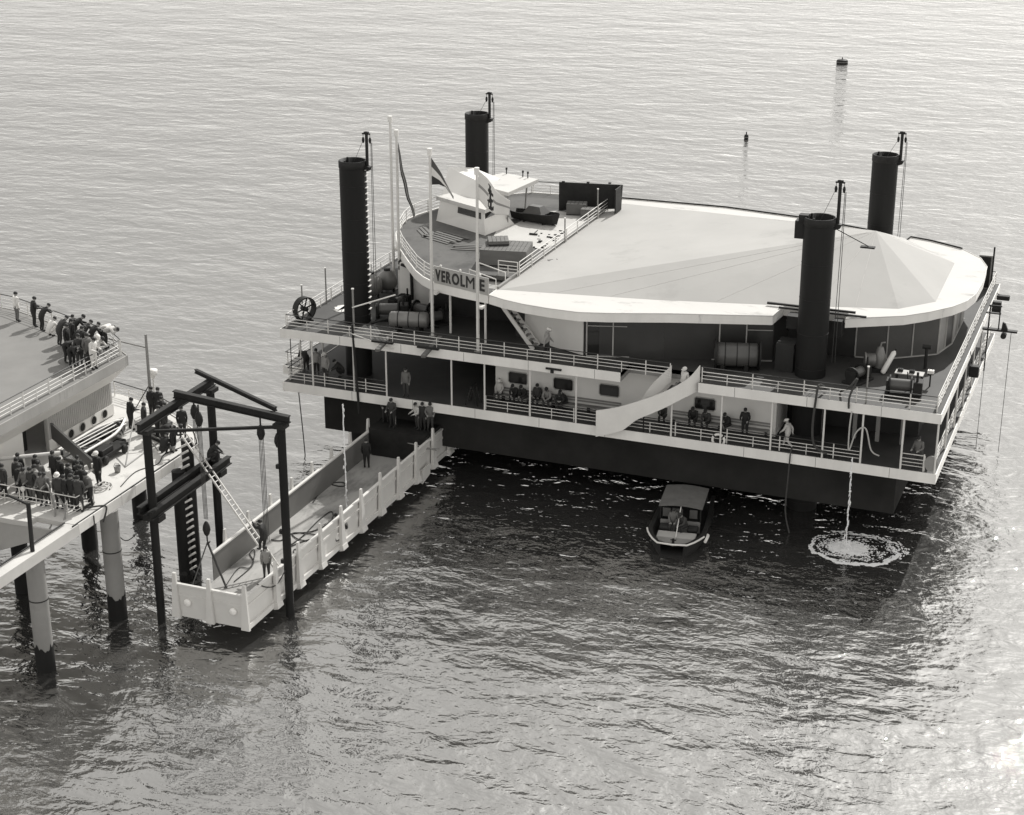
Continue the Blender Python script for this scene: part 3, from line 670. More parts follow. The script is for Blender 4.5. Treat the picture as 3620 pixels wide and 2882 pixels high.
flag('flag', 'three-striped flag with dark, white and dark bands blowing to the right',
     [(10.8, 2.55, 22.05), (11.5, 2.5, 21.1), (12.0, 2.6, 20.2), (12.38, 2.55, 19.5)], [(10.82, 2.55, 20.2), (11.35, 2.6, 20.25), (11.85, 2.5, 20.15), (12.32, 2.6, 19.3)],
     ([CLR, CLW, CLB], lambda s, t: 0 if t < .33 else 1 if t < .64 else 2), wave=.1)
flag('flag', 'limp dark and pale flag hanging in narrow folds from its pole', [(4.98, 9.73, 21.2), (5.35, 9.7, 19.2), (5.75, 9.75, 17.4), (6.2, 9.73, 15.9)], [(4.96, 9.73, 20.6), (5.15, 9.7, 18.8), (5.6, 9.75, 17.0), (6.12, 9.73, 15.7)],
     ([CLR, CLG, CLB], lambda s, t: 0 if t < .4 else 1 if t < .6 else 2), wave=.08, nw=5)
def emb(s, t):
    if .46 < t < .58 and not (.4 < s < .56): return 1
    d = abs((s - .46) * 2.0) + 0
    if abs(s - .47 - (t - .5) * .12) < .045 and .12 < t < .95: return 2
    if abs(t - .34) < .05 and abs(s - .47) < .11: return 2
    r = sqrt(((s - .5) * 1.4) ** 2 + (t - .78) ** 2)
    if .09 < r < .16 and t > .7: return 2
    if abs(t - .62 + (s - .47) * .9) < .05 and abs(s - .47) < .09: return 2
    return 0
flag('flag', 'pale flag with a grey cross bar and a dark emblem folding in the wind', [(15.02, .62, 21.96), (15.67, .62, 21.45), (16.37, .62, 20.7), (17.22, .62, 20.1)], [(15.03, .62, 20.0), (15.57, .62, 19.5), (16.27, .62, 19.1), (17.12, .62, 19.1)],
     ([CLW, CLG, CLB], emb), wave=.16)
# ------------------------------------------------------------------ machinery and loose gear on the upper deck
fw = thing('flywheel', (.75, 2.3, ZU), 'big upright spoked flywheel at the left corner of the upper deck', 'wheel')
c = Vector((.8, 2.3, ZU + .92)); RW = .88
q = MB(); pr = [(RW - .09, -.26), (RW, -.26), (RW, .26), (RW - .09, .26), (RW - .09, -.26)]; q.lathe(pr, c, 32, axis='x', smooth=False); rimo = q.build('rim', DARK, fw)
for i in range(6):
    a = i * pi / 3 + .2; MB().bar(c + Vector((0, cos(a), sin(a))) * .12, c + Vector((0, cos(a), sin(a))) * .8, .08, .06, up=(1, 0, 0)).build('spoke', DARK, fw)
MB().lathe([(.02, -.3), (.16, -.3), (.16, .3), (.02, .3)], c, 16, axis='x').build('hub', DARK, fw)
MB().box(.3, 1.3, 1.9, 2.05, ZU, ZU + .12).box(.3, 1.3, 2.55, 2.7, ZU, ZU + .12).build('cradle', DARK, fw)
for o in (fw,): o.rotation_euler = (0, 0, radians(-25))
pt = MB().lathe([(0, .012), (.55, .012), (.56, 0)], (2.0, 6.0, ZU + .003), 14); [pt.v.__setitem__(i, (v[0] + .2 * sin(i * 2.1), 6 + (v[1] - 6) * 1.7, v[2])) for i, v in enumerate(pt.v)]
tag(pt.build('canvas_patch', WHITE), 'pale canvas scrap lying flat on the deck behind the flywheel', 'canvas')
def vessel(x, y, z, r, h, label, name='pressure_tank'):
    t = thing(name, (x, y, z), label, 'tank', 'upright tanks by the flagpoles')
    MB().lathe([(0, .15), (r * .6, .2), (r, .5), (r, h * .6), (r * .85, h * .8), (r * .4, h * .95), (r * .22, h), (0, h)], (x, y, z), 20).build('shell', GALV, t)
    MB().lathe([(r * .26, h * .94), (r * .34, h * .96), (r * .34, h + .08), (0, h + .09)], (x, y, z), 14).build('manhole', DARK, t)
    for a in (0, 2.1, 4.2): MB().box(x + r * .7 * cos(a) - .06, x + r * .7 * cos(a) + .06, y + r * .7 * sin(a) - .06, y + r * .7 * sin(a) + .06, z, z + .4).build('leg', DARK, t)
vessel(2.7, 9.2, ZU, .85, 1.9, 'round-shouldered grey tank beside the left near pile'); vessel(3.2, 11.0, ZU, .75, 1.7, 'smaller round grey tank half hidden behind the round-shouldered tank')
def drum(a, b, r, label, m=GALV, legs=True, name='horizontal_tank', cat='tank'):
    a = Vector(a); b = Vector(b); t = thing(name, ((a.x + b.x) / 2, (a.y + b.y) / 2, ZU), label, cat); d = (b - a).normalized()
    MB().tube([a - d * .18, a - d * .12, a, b, b + d * .12, b + d * .18], [r * .35, r * .8, r, r, r * .8, r * .35], 24).build('shell', m, t)
    for s in (.2, .5, .8):
        c = a + (b - a) * s; MB().tube([c - d * .03, c + d * .03], r + .025, 24).build('band', DARK, t)
    for s in (.2, .8):
        c = a + (b - a) * s; MB().box(c.x - .12, c.x + .12, c.y - r * .7, c.y + r * .7, ZU, c.z - r * .55).build('saddle', DARK, t)
    return t
drum((7.5, 2.6, ZU + .85), (9.9, 3.3, ZU + .85), .55, 'long grey horizontal tank on saddles behind the near left railing')
wd = drum((30.9, 3.3, ZU + 1.0), (33.4, 4.0, ZU + 1.0), .78, 'big dark rope drum lying in front of the glazed wall', m=PANEL, name='rope_drum', cat='drum')
for s, xx, yy in ((0, 30.75, 3.26), (1, 33.55, 4.04)): MB().tube([(xx, yy, ZU + 1.0), (xx + .1, yy + .03, ZU + 1.0)], .95, 24).build('flange', DARK, wd)
def winch(x, y, rz, label, s=1.0, m=DARK):
    t = thing('winch', (0, 0, 0), label, 'winch', 'winches and engines on the upper deck')
    MB().box(-1, 1, -.6, .6, 0, .14).build('base', m, t, bevel=.02)
    MB().tube([(-.75, 0, .62), (.35, 0, .62)], .34, 18).build('barrel', PANEL, t)
    for xx in (-.8, .36): MB().tube([(xx, 0, .62), (xx + .07, 0, .62)], .52, 20).build('flange', m, t)
    MB().box(.5, 1.0, -.4, .4, .142, .95).build('gear_case', m, t, bevel=.05); MB().tube([(.7, -.2, .95), (.7, -.2, 1.5)], .07, 8).build('exhaust', m, t)
    MB().box(-.95, -.82, -.35, .35, .142, .9).build('bearing_stand', m, t)
    MB().tube([(.2, .5, .14), (.1, .75, 1.15)], .03, 6).build('brake_lever', m, t)
    t.location = (x, y, ZU); t.rotation_euler = (0, 0, rz); t.scale = (s, s, s)
winch(6.4, 5.0, .4, 'dark deck winch beside the left near pile', 1.2); winch(8.6, 6.0, -.2, 'dark deck winch under the curved roof deck edge', 1.1)
winch(5.9, 7.4, 1.3, 'small dark winch between the left near pile and the grey tanks', .95); winch(9.9, 5.0, .9, 'dark winch behind the long grey horizontal tank', 1.0)
winch(43.3, 2.6, .1, 'dark winch in the right near corner of the upper deck', 1.15); winch(40.1, 4.2, 1.2, 'winch right beside the near right pile')
def engine(x, y, rz, label):
    t = thing('compressor', (0, 0, 0), label, 'engine', 'winches and engines on the upper deck')
    MB().box(-.9, .9, -.45, .45, 0, .25).build('skid', DARK, t)
    MB().tube([(-.5, 0, .75), (-.45, 0, .75), (.15, 0, .75)], [.3, .46, .46], 18).build('motor', GALV, t)
    MB().lathe([(.42, .25), (.42, 1.0), (.3, 1.25), (.2, 1.6), (.12, 1.65), (0, 1.65)], (.45, .15, 0), 14).build('receiver', GALV, t)
    MB().tube([(.45, .15, 1.6), (.5, .15, 1.9), (.75, .1, 1.95)], .06, 8).build('pipe', GREY, t)
    MB().tube([(-.47, 0, .75), (-.55, 0, .75)], .5, 18).build('fan_guard', GREY, t)
    t.location = (x, y, ZU); t.rotation_euler = (0, 0, rz)
engine(40.6, 6.6, .3, 'pale compressor with an upright receiver in front of the right glazed wall')
gc = thing('gas_cylinder', (41.7, 6.5, ZU), 'white gas cylinder leaning beside the pale compressor', 'cylinder')
MB().tube([(41.35, 6.0, ZU + .12), (41.4, 6.05, ZU + .2), (41.85, 7.0, ZU + 1.25), (41.9, 7.1, ZU + 1.36)], [.12, .17, .17, .07], 14).build('bottle', WHITE, gc)
MB().tube([(41.9, 7.1, ZU + 1.34), (41.95, 7.2, ZU + 1.48)], .05, 8).build('valve', DARK, gc)
wb_ = thing('work_table', (43.3, 4.7, ZU), 'cluttered work table near the right corner railing', 'table')
MB().box(42.4, 44.2, 4.3, 5.1, ZU + .8, ZU + .86).build('table_top', GREYL, wb_)
for xx in (42.5, 44.1):
    for yy in (4.4, 5.0): MB().box(xx - .04, xx + .04, yy - .04, yy + .04, ZU, ZU + .8).build('leg', DARK, wb_)
def canbox(x, y, z, s, label, m, name='tool_box'):
    t = thing(name, (x, y, z), label, 'box', 'boxes on the work table'); MB().box(x - s / 2, x + s / 2, y - s * .4, y + s * .4, z, z + s * .55).build('case', m, t, bevel=.015); MB().tube([(x - s * .25, y, z + s * .55), (x - s * .2, y, z + s * .72), (x + s * .2, y, z + s * .72), (x + s * .25, y, z + s * .55)], .018, 6).build('handle', DARK, t)
canbox(42.7, 4.7, ZU + .862, .34, 'black tool box at the left end of the work table', DARK); canbox(43.45, 4.65, ZU + .862, .34, 'black tool box in the middle of the work table', DARKER); canbox(44.6, 4.9, ZU + .9, .4, 'white box on a stand right of the work table', WHITE)
MB_ = thing('box_stand', (44.6, 4.9, ZU), 'thin dark stand carrying the white box in the right corner', 'stand'); MB().box(44.4, 44.8, 4.75, 5.05, ZU + .84, ZU + .898).build('shelf', DARK, MB_); MB().tube([(44.6, 4.9, ZU), (44.6, 4.9, ZU + .84)], .05, 8).build('leg', DARK, MB_)
bo = thing('bollard', (43.78, 8.3, ZU), 'dark T-topped vent post in front of the right glazed corner', 'post')
MB().tube([(43.78, 8.3, ZU), (43.78, 8.3, ZU + 1.5)], .11, 10).build('shaft', DARK, bo); MB().tube([(43.5, 8.3, ZU + 1.5), (44.06, 8.3, ZU + 1.5)], .14, 10).build('head', DARK, bo)
lk = thing('locker', (45.2, 28.6, ZU), 'tall dark locker at the far right corner of the upper deck', 'locker')
MB().box(44.5, 45.5, 28.2, 29.2, ZU, ZU + 2.6).build('cabinet', GREY, lk); MB().box(45.5, 45.62, 28.2, 28.3, ZU, ZU + 3.3).build('corner_post', DARK, lk); MB().box(44.6, 45.4, 28.17, 28.195, ZU + .1, ZU + 2.5).build('door', DARK, lk)
# oval board at the right corner of the lower deck
ov = MB(); ov.lathe([(0, 0), (.5, 0), (.5, .05), (0, .05)], (0, 0, 0), 24, axis='y', smooth=False)
ovo = thing('oval_board', (45.7, .2, ZL), 'dark oval board on the lower deck corner rail at the right', 'board')
MB().add([(45.72 + v[0] * .82, .17 + v[1], ZL + .62 + v[2] * 1.05) for v in ov.v], ov.f).build('disc', GREY, ovo); MB().tube([(45.25, .25, ZL), (45.25, .25, ZL + 1.15)], .05, 8).build('post', RAILW, ovo)
# lifebuoy hanging on the lower railing
def ring_buoy(px, py, label):
    p = at(px, py, y=.2); t = thing('lifebuoy', p, label, 'lifebuoy'); q = MB()
    q.tube([p + Vector((.4 * cos(a), .02, .4 * sin(a))) for a in [2 * pi * i / 24 for i in range(24)]], .085, 10, closed=True); q.build('ring', WHITE, t)
    for a in (.78, 2.36, 3.93, 5.5): MB().tube([p + Vector((.4 * cos(a - .12), .02, .4 * sin(a - .12))), p + Vector((.4 * cos(a), .02, .4 * sin(a))), p + Vector((.4 * cos(a + .12), .02, .4 * sin(a + .12)))], .095, 10).build('band', DARK, t)
ring_buoy(*Sx(1810, 1200), 'white lifebuoy hanging on the lower railing right of the curved stair')
# wooden beams poking out over the edge
def outbeam(x, label):
    t = thing('outrigger_beam', (x, .3, ZU), label, 'beam', 'timber beams over the near left edge')
    MB().bar((x, 1.9, ZU + .22), (x + .1, -1.25, ZU - .18), .3, .2).build('beam', WOOD, t); MB().box(x - .8, x + .8, -.28, -.05, ZU + .02, ZU + .16).build('cross_piece', DARK, t)
outbeam(8.1, 'timber beam sticking out over the near edge, the left one of two'); outbeam(11.55, 'timber beam sticking out over the near edge, next to the name board')
bm_ = thing('boom', (5.6, .5, ZU + 1.9), 'thin white boom tied to the tall stanchion, pointing to the right', 'boom')
MB().tube([(5.55, .42, ZU + 2.1), (8.2, 1.9, ZU + 2.9)], .05, 8).build('spar', RAILW, bm_); MB().tube([(5.7, -.05, ZU + .35), (8.9, -.1, ZU - .35)], .04, 8).build('lower_spar', RAILW, bm_); MB().tube([(5.7, .05, ZU + 1.0), (6.1, -.1, ZL - 1.5)], .09, 8).build('hanging_hose', DARK, bm_)
# scaffold ladder against the right end, work stage hanging there
sg = thing('hanging_stage', (46.9, 20, 7.4), 'dark work stage hanging outside the right end of the platform', 'scaffold')
MB().box(46.2, 48.6, 18.3, 18.7, ZU - .1, ZU + .03).build('plank', DARK, sg); MB().box(46.15, 47.2, 20.4, 20.65, ZU + .5, ZU + .58).build('plank', DARK, sg)
MB().tube([(46.6, 18.5, ZU - 3.2), (46.6, 18.5, ZU + 1.7)], .05, 6).tube([(47.3, 18.5, ZU - .1), (47.3, 18.5, ZU + 1.7)], .05, 6).bar((46.5, 18.5, ZU + 1.7), (47.4, 18.5, ZU + 1.7), .09).build('frame_post', DARK, sg)
MB().tube([(47.7, 18.25, ZU - .4), (47.7, 18.75, ZU - .4)], .2, 14).build('winding_drum', DARK, sg); MB().hexa([(47.5, 18.35, ZU + .04), (47.95, 18.35, ZU + .04), (47.95, 18.65, ZU + .04), (47.5, 18.65, ZU + .04)], [(47.55, 18.4, ZU + .6), (47.75, 18.4, ZU + .5), (47.75, 18.6, ZU + .5), (47.55, 18.6, ZU + .6)]).build('winding_gear', DARK, sg)
MB().tube([(48.2, 18.4, ZU - .1), (48.2, 18.4, .2)], .02, 5).tube([(46.6, 18.5, ZU - 3.2), (46.6, 18.5, .2)], .02, 5).build('rope', ROPE, sg)
for y_, z_, lab in ((27.5, ZU - .3, 'short dark beam sticking out at the far right corner'), (24.6, ZU - .4, 'dark fender block hanging at the right end'), (13.0, ZU - 1.6, 'dark canvas bundle hanging at the right end below the upper deck')):
    t = thing('fender', (46.4, y_, z_), lab, 'fender', 'gear hanging at the right end'); MB().box(46.15, 47.1 if y_ > 27 else 46.8, y_ - .25, y_ + .25, z_ - .2, z_ + (.15 if y_ > 27 else .6)).build('block', DARK, t, bevel=.06); MB().tube([(46.4, y_, z_ + .1), (46.1, y_, ZU)], .03, 5).build('lashing', ROPE, t)
# hoses
def hose(name, label, pts, r, m=ROPE, cat='hose', group=None):
    P = [Vector(p) for p in pts]; D = []
    for i in range(len(P) - 1):
        p0 = P[max(i - 1, 0)]; p1 = P[i]; p2 = P[i + 1]; p3 = P[min(i + 2, len(P) - 1)]
        for j in range(6):
            t = j / 6; D.append(.5 * (2 * p1 + (p2 - p0) * t + (2 * p0 - 5 * p1 + 4 * p2 - p3) * t * t + (3 * p1 - p0 - 3 * p2 + p3) * t ** 3))
    D.append(P[-1]); return tag(MB().tube(D, r, 8).build(name, m), label, cat, group)
hose('pipe', 'dark pipe run snaking between the winches behind the horizontal tank', [(5.6, 3.2, ZU + .1), (6.6, 3.7, ZU + .4), (7.4, 4.3, ZU + .15), (8.8, 4.4, ZU + .5), (10.4, 4.2, ZU + .1)], .09, DARK, 'pipe')
hose('hose', 'dark hose arching over the near railing down to the lower deck at the right', [(38.6, 1.5, ZU + .2), (38.4, .1, ZU + .9), (38.3, -.15, ZU), (38.2, -.12, ZL + 2.0), (38.4, .0, ZL + .8), (39.2, .1, ZL + .35)], .08)
hose('hose', 'dark hose hanging from the lower deck edge straight down towards the water', [(36.9, .4, ZL + .3), (36.9, -.1, ZL + .2), (36.85, -.14, 4), (36.8, -.16, 1.5), (37.2, -.4, .05)], .05)
hose('hose', 'pale hose looping over the lower railing where water pours out', [(40.6, -.1, ZU - .5), (40.55, -.2, ZL + 2.4), (40.6, -.15, ZL + .9), (40.95, .0, ZL + 2.1), (41.5, .15, ZL + 2.4), (41.9, .4, ZL + .9), (42.4, .6, ZL + .5)], .05, GREYL)
hose('hose', 'dark hose wound along the upper railing above the pouring water', [(39.5, 1.6, ZU + .1), (40.3, .2, ZU + 1.0), (40.7, .5, ZU + 1.5), (40.4, -.1, ZU + .5), (40.4, -.15, ZU - .3)], .07)
hose('mooring_line', 'thin line hanging from the left end of the lower deck to the water', [(1.3, -.05, ZL - .6), (1.5, -.05, 1.7), (1.6, -.05, -.3)], .04, cat='rope', group='lines hanging from the platform')
hose('mooring_line', 'thin pole line between the upper deck and the lower deck at the left end', [(-.1, 1.6, ZU - .5), (-.1, 1.6, ZL - .2)], .035, cat='rope', group='lines hanging from the platform')
# electric box and clamp on the fascia
cl = thing('clamp', (20.6, -.1, ZU - .4), 'dark clamp hanging on the white upper fascia above the windows', 'clamp'); MB().box(20.1, 21.2, -.12, -.01, ZU - .36, ZU - .24).box(20.45, 20.65, -.14, -.01, ZU - .58, ZU - .362).build('jaw', DARK, cl)
tr = thing('trestle', (14.4, .9, ZL), 'dark wooden trestle at the edge of the lower deck opening', 'trestle')
for s in (-.45, .45):
    for yy in (.6, 1.4): MB().bar((14.4 + s, yy, ZL), (14.4 + s * .1, yy + (.1 if yy < 1 else -.1), ZL + 1.3), .09).build('leg', DARK, tr)
MB().bar((14.4, .5, ZL + 1.34), (14.4, 1.5, ZL + 1.34), .14).build('top_beam', DARK, tr)
# ------------------------------------------------------------------ people
SKIN = mat('skin', .3, .6, .05, 3); SHOE = mat('black_shoes', .02, .5, .1, 3); HAIR = mat('dark_hair', .02, .7, .1, 5)
CL = {k: mat('cloth_' + n, v, .85, .14, 3) for k, n, v in (('b', 'black', .022), ('d', 'dark', .045), ('m', 'mid_grey', .14), ('g', 'grey', .28), ('l', 'light', .5), ('w', 'white', .7))}
def mir(x, *r): return ((-x,) + r, (x,) + r)
def pose_def(hip, chest, neck, head, sh, elbow, wrist, knee, ankle, lean=0):
    return dict(hip=hip, chest=chest, neck=neck, head=head, sh=sh, el=elbow, wr=wrist, kn=knee, an=ankle)
POSES = {
 'stand': pose_def((0, 0, .95), (0, .02, 1.34), (0, .02, 1.5), (0, .05, 1.64), mir(.19, .01, 1.43), mir(.25, -.03, 1.15), mir(.24, .06, .9), mir(.11, .02, .5), mir(.12, -.02, .08)),
 'hold': pose_def((0, -.03, .95), (0, .03, 1.34), (0, .06, 1.49), (0, .11, 1.62), mir(.19, .03, 1.42), mir(.27, .08, 1.15), mir(.2, .36, 1.08), mir(.11, 0, .5), mir(.13, -.04, .08)),
 'lean': pose_def((0, -.22, .93), (0, .08, 1.22), (0, .2, 1.33), (0, .32, 1.43), mir(.19, .12, 1.28), mir(.26, .28, 1.06), mir(.1, .46, 1.08), mir(.11, -.16, .5), mir(.13, -.24, .08)),
 'bend': pose_def((0, -.25, .95), (0, .16, 1.1), (0, .34, 1.12), (0, .47, 1.1), mir(.19, .24, 1.12), mir(.24, .34, .86), mir(.16, .44, .98), mir(.11, -.16, .5), mir(.13, -.22, .08)),
 'sit': pose_def((0, 0, .54), (0, .16, .92), (0, .27, 1.05), (0, .37, 1.16), mir(.19, .2, .99), mir(.22, .34, .72), mir(.07, .52, .62), mir(.14, .46, .52), mir(.14, .42, .08)),
 'sitback': pose_def((0, 0, .54), (0, .0, .96), (0, .02, 1.11), (0, .06, 1.24), mir(.19, .0, 1.05), mir(.25, .06, .78), mir(.15, .28, .62), mir(.13, .46, .53), mir(.14, .44, .08)),
 'walk': pose_def((0, 0, .93), (0, .05, 1.32), (0, .08, 1.47), (0, .13, 1.6), mir(.19, .05, 1.41), ((-.25, .16, 1.15), (.25, -.14, 1.15)), ((-.2, .34, .98), (.24, -.16, .9)), ((-.1, -.02, .5), (.1, .2, .52)), ((-.11, -.34, .14), (.11, .3, .08))),
 'crouch': pose_def((0, -.1, .36), (0, .16, .7), (0, .28, .82), (0, .38, .92), mir(.19, .2, .76), mir(.24, .38, .56), mir(.12, .56, .42), mir(.17, .3, .5), mir(.14, .02, .08)),
 'climb': pose_def((0, -.12, .98), (0, .02, 1.36), (0, .07, 1.5), (0, .1, 1.63), mir(.19, .03, 1.44), ((-.26, .2, 1.42), (.26, .2, 1.26)), ((-.2, .36, 1.62), (.2, .36, 1.4)), ((-.12, .08, .66), (.11, -.02, .5)), ((-.12, .08, .3), (.12, .06, .06))),
}
PM = {}
BULK = {0: 1.12, 1: 1.24, 2: 1.22, 3: 1.3}
def pose_mesh(name):
    if name in PM: return PM[name]
    P = POSES[name]; bm = bmesh.new(); lay = bm.verts.layers.skin.verify(); info = []
    def v(p, rx, root=False, kind=1):
        q = bm.verts.new(p); q[lay].radius = (rx * BULK.get(kind, 1), rx * BULK.get(kind, 1)); q[lay].use_root = root; return q
    def chain(a, pts, kind):
        for p, r in pts:
            b = v(p, r, False, kind); bm.edges.new((a, b)); info.append((a.co.copy(), b.co.copy(), kind)); a = b
        return a
    V = Vector; hip, chest, neck, head = V(P['hip']), V(P['chest']), V(P['neck']), V(P['head'])
    root = v(hip, .15, True); hd = (head - neck).normalized()
    wst = v(hip.lerp(chest, .45), .145); bm.edges.new((root, wst)); info.append((root.co.copy(), wst.co.copy(), 1))
    ch = v(chest, .165); bm.edges.new((wst, ch)); info.append((wst.co.copy(), ch.co.copy(), 1))
    nk = chain(ch, [(chest.lerp(neck, .75), .1)], 1)
    chain(nk, [(neck.lerp(head, .25), .062), (head - hd * .04, .088), (head + hd * .04, .1), (head + hd * .1, .075)], 0)
    for i in (0, 1):
        sh, el, wr, kn, an = V(P['sh'][i]), V(P['el'][i]), V(P['wr'][i]), V(P['kn'][i]), V(P['an'][i]); s = -1 if i == 0 else 1
        a = chain(ch, [(sh, .078), (sh.lerp(el, .5), .062), (el, .052), (el.lerp(wr, .6), .045), (wr, .033)], 1)
        d = (wr - el).normalized(); chain(a, [(wr + d * .05, .038), (wr + d * .09, .036)], 0)
        hp = hip + V((s * .1, 0, -.06)); a = chain(root, [(hp, .115), (hp.lerp(kn, .5), .092), (kn, .068), (kn.lerp(an, .4), .06), (an + V((0, 0, .05)), .045)], 2)
        f = V((s * .02, 1, 0)).normalized(); chain(a, [(an - V((0, 0, .03)), .045), (an + f * .13 - V((0, 0, .035)), .042), (an + f * .19 - V((0, 0, .045)), .03)], 3)
    me = bpy.data.meshes.new('p'); bm.to_mesh(me); bm.free(); o = bpy.data.objects.new('p', me); COL.objects.link(o)
    o.modifiers.new('skin', 'SKIN').use_smooth_shade = True; m2 = o.modifiers.new('sub', 'SUBSURF'); m2.levels = 1; m2.render_levels = 1
    dg = bpy.context.evaluated_depsgraph_get(); ev = bpy.data.meshes.new_from_object(o.evaluated_get(dg)); bpy.data.objects.remove(o)
    mb = MB(); mb.add([x.co[:] for x in ev.vertices], [p.vertices[:] for p in ev.polygons], True); idx = []
    for p in ev.polygons:
        c = p.center; best = 9; kk = 1
        for a, b, kind in info:
            ab = b - a; t = max(0, min(1, (c - a).dot(ab) / ab.length_squared)); q = (c - a - ab * t).length - (.03 if kind == 1 else 0)
            if q < best: best = q; kk = kind
        idx.append(kk)
    def extra(fn, k):
        n0 = len(mb.f); fn(); idx.extend([k] * (len(mb.f) - n0))
    up = hd; fw_ = V((0, 1, 0)); fw_ = (fw_ - up * fw_.dot(up)).normalized(); rt = fw_.cross(up)
    extra(lambda: mb.tube([head + fw_ * .085 + up * .045, head + fw_ * .118 - up * .005, head + fw_ * .09 - up * .015], [.01, .018, .012], 6), 0)
    for s in (-1, 1):
        extra(lambda: mb.tube([head + fw_ * .09 + rt * s * .035 + up * .03, head + fw_ * .1 + rt * s * .035 + up * .03], .011, 6), 4)
        extra(lambda: mb.tube([head + rt * s * .085 + up * .03 , head + rt * s * .1 - fw_ * .01 - up * .025], .016, 6), 0)
    extra(lambda: mb.tube([head + fw_ * .088 - rt * .025 - up * .045, head + fw_ * .096 - up * .045, head + fw_ * .088 + rt * .025 - up * .045], .007, 6), 4)
    for i in (0, 1):
        el, wr = V(P['el'][i]), V(P['wr'][i]); d = (wr - el).normalized(); s = -1 if i == 0 else 1
        side = d.cross(V((0, 0, 1))); side = side.normalized() if side.length > .2 else V((0, 1, 0)); nrm = side.cross(d)
        for k, ln in enumerate((.066, .078, .074, .058)):
            b = wr + d * .1 + side * (k - 1.5) * .02; extra(lambda: mb.tube([b, b + d * ln * .55 - nrm * .012, b + d * ln * .85 - nrm * .038], [.0105, .0095, .007], 6), 0)
        b = wr + d * .04 - side * s * .035; extra(lambda: mb.tube([b, b + d * .035 - side * s * .025 - nrm * .01, b + d * .065 - side * s * .028 - nrm * .025], [.013, .011, .008], 6), 0)
    me = bpy.data.meshes.new('person_' + name); me.from_pydata(mb.v, [], mb.f)
    for k in range(5): me.materials.append(SKIN)
    me.polygons.foreach_set('material_index', idx); me.polygons.foreach_set('use_smooth', [True] * len(idx))
    hb = MB(); R = Matrix((rt, fw_, up)).transposed()
    def cap(prof, shift):
        q = MB(); q.lathe(prof, (0, 0, 0), 14); return [head + R @ (V((a * .95, b * 1.12, c)) + V(shift)) for a, b, c in q.v], q.f
    vs, fs = cap([(.098, -.02), (.112, .03), (.1, .085), (.06, .125), (0, .138)], (0, -.018, .012)); hb.add(vs, fs, True)
    hm = bpy.data.meshes.new('hair'); hm.from_pydata(hb.v, [], hb.f); hm.polygons.foreach_set('use_smooth', [True] * len(hb.f)); hm.materials.append(HAIR)
    cb_ = MB(); vs, fs = cap([(.112, .035), (.125, .05), (.13, .1), (.1, .14), (0, .155)], (0, -.01, .0)); cb_.add(vs, fs, True)
    vs, fs = cap([(.1, .045), (.165, .04), (.16, .05), (.1, .06)], (0, .03, 0)); cb_.add(vs, fs, True)
    cm = bpy.data.meshes.new('cap'); cm.from_pydata(cb_.v, [], cb_.f); cm.polygons.foreach_set('use_smooth', [True] * len(cb_.f)); cm.materials.append(CL['w'])
    zmin = min(x[2] for x in mb.v)
    PM[name] = (me, hm, cm, head + up * .12, zmin); return PM[name]
def person(pose, where, floor, face, top, trs, label, cap=None, group=None, hair='hair', s=1.2):
    """where: (px, py) of the top of the head as I see it in the photograph, or a Vector at the feet; face in degrees (0 = away from the camera side, +Y)"""
    s *= random.uniform(.95, 1.04); face += random.uniform(-8, 8)
    me, hm, cm, ht, zmin = pose_mesh(pose); rz = radians(face); Rz = Matrix.Rotation(rz, 3, 'Z')
    if isinstance(where, Vector): loc = Vector((where.x, where.y, floor - zmin * s))
    else:
        h = at(where[0], where[1], z=floor + (ht.z - zmin) * s); o = Rz @ (ht * s); loc = Vector((h.x - o.x, h.y - o.y, floor - zmin * s))
    b = bpy.data.objects.new('person', me); COL.objects.link(b); b.location = loc; b.rotation_euler = (0, 0, rz); b.scale = (s, s, s)
    for i, m in enumerate((SKIN, CL[top], CL[trs], SHOE, HAIR)): b.material_slots[i].link = 'OBJECT'; b.material_slots[i].material = m
    c = bpy.data.objects.new('cap' if cap else 'hair', cm if cap else hm); COL.objects.link(c); c.parent = b
    if cap and cap != 'w': c.material_slots[0].link = 'OBJECT'; c.material_slots[0].material = CL[cap]
    return tag(b, label, 'person', group)
z4 = lambda x, y: (950 + x * .4174, 900 + y * .4174)
z6 = lambda x, y: (2600 + x * .5244, 900 + y * .5244)
Z1 = lambda x, y: (x * .4371, 950 + y * .4371)
z2 = lambda x, y: (x * .5102, 1600 + y * .5102)
zA = lambda x, y: (x * .2331, 1700 + y * .2331)
zr = lambda x, y: (580 + x * .29135, 1800 + y * .29135)
zt = lambda x, y: (1100 + x * .3205, 1350 + y * .3205)
z5 = lambda x, y: (480 + x * .34969, 1300 + y * .34969)
G1 = 'men resting on the benches of the lower deck'
def seated(px, pose, top, trs, label, cap=None, face=180):
    p = at(*Sx(px, 860), y=2.2); person(pose, Vector((p.x, 2.28, 0)), ZL, face, top, trs, label, cap, G1)
seated(140, 'sitback', 'l', 'd', 'man in white cap and pale shirt seated leftmost on the bench under the windows', 'w')
seated(262, 'sit', 'b', 'b', 'dark-clothed man bowed forward on the bench, second from the white-capped one')
seated(332, 'sit', 'b', 'd', 'man hunched on the bench just left of the thin post below the first window', face=170)
seated(428, 'sitback', 'd', 'b', 'man in a dark jacket sitting upright on the bench right of the thin post', face=190)
seated(512, 'sit', 'g', 'd', 'man in a grey top sitting on the bench under the second window')
seated(645, 'sit', 'b', 'b', 'dark-clothed man turned sideways at the right end of the seated row', face=140)
person('lean', Vector((at(*Sx(585, 900), y=.6).x, .95, 0)), ZL, 200, 'b', 'b', 'man in dark overalls leaning on the lower railing in front of the seated row', None, 'men at the lower railing')
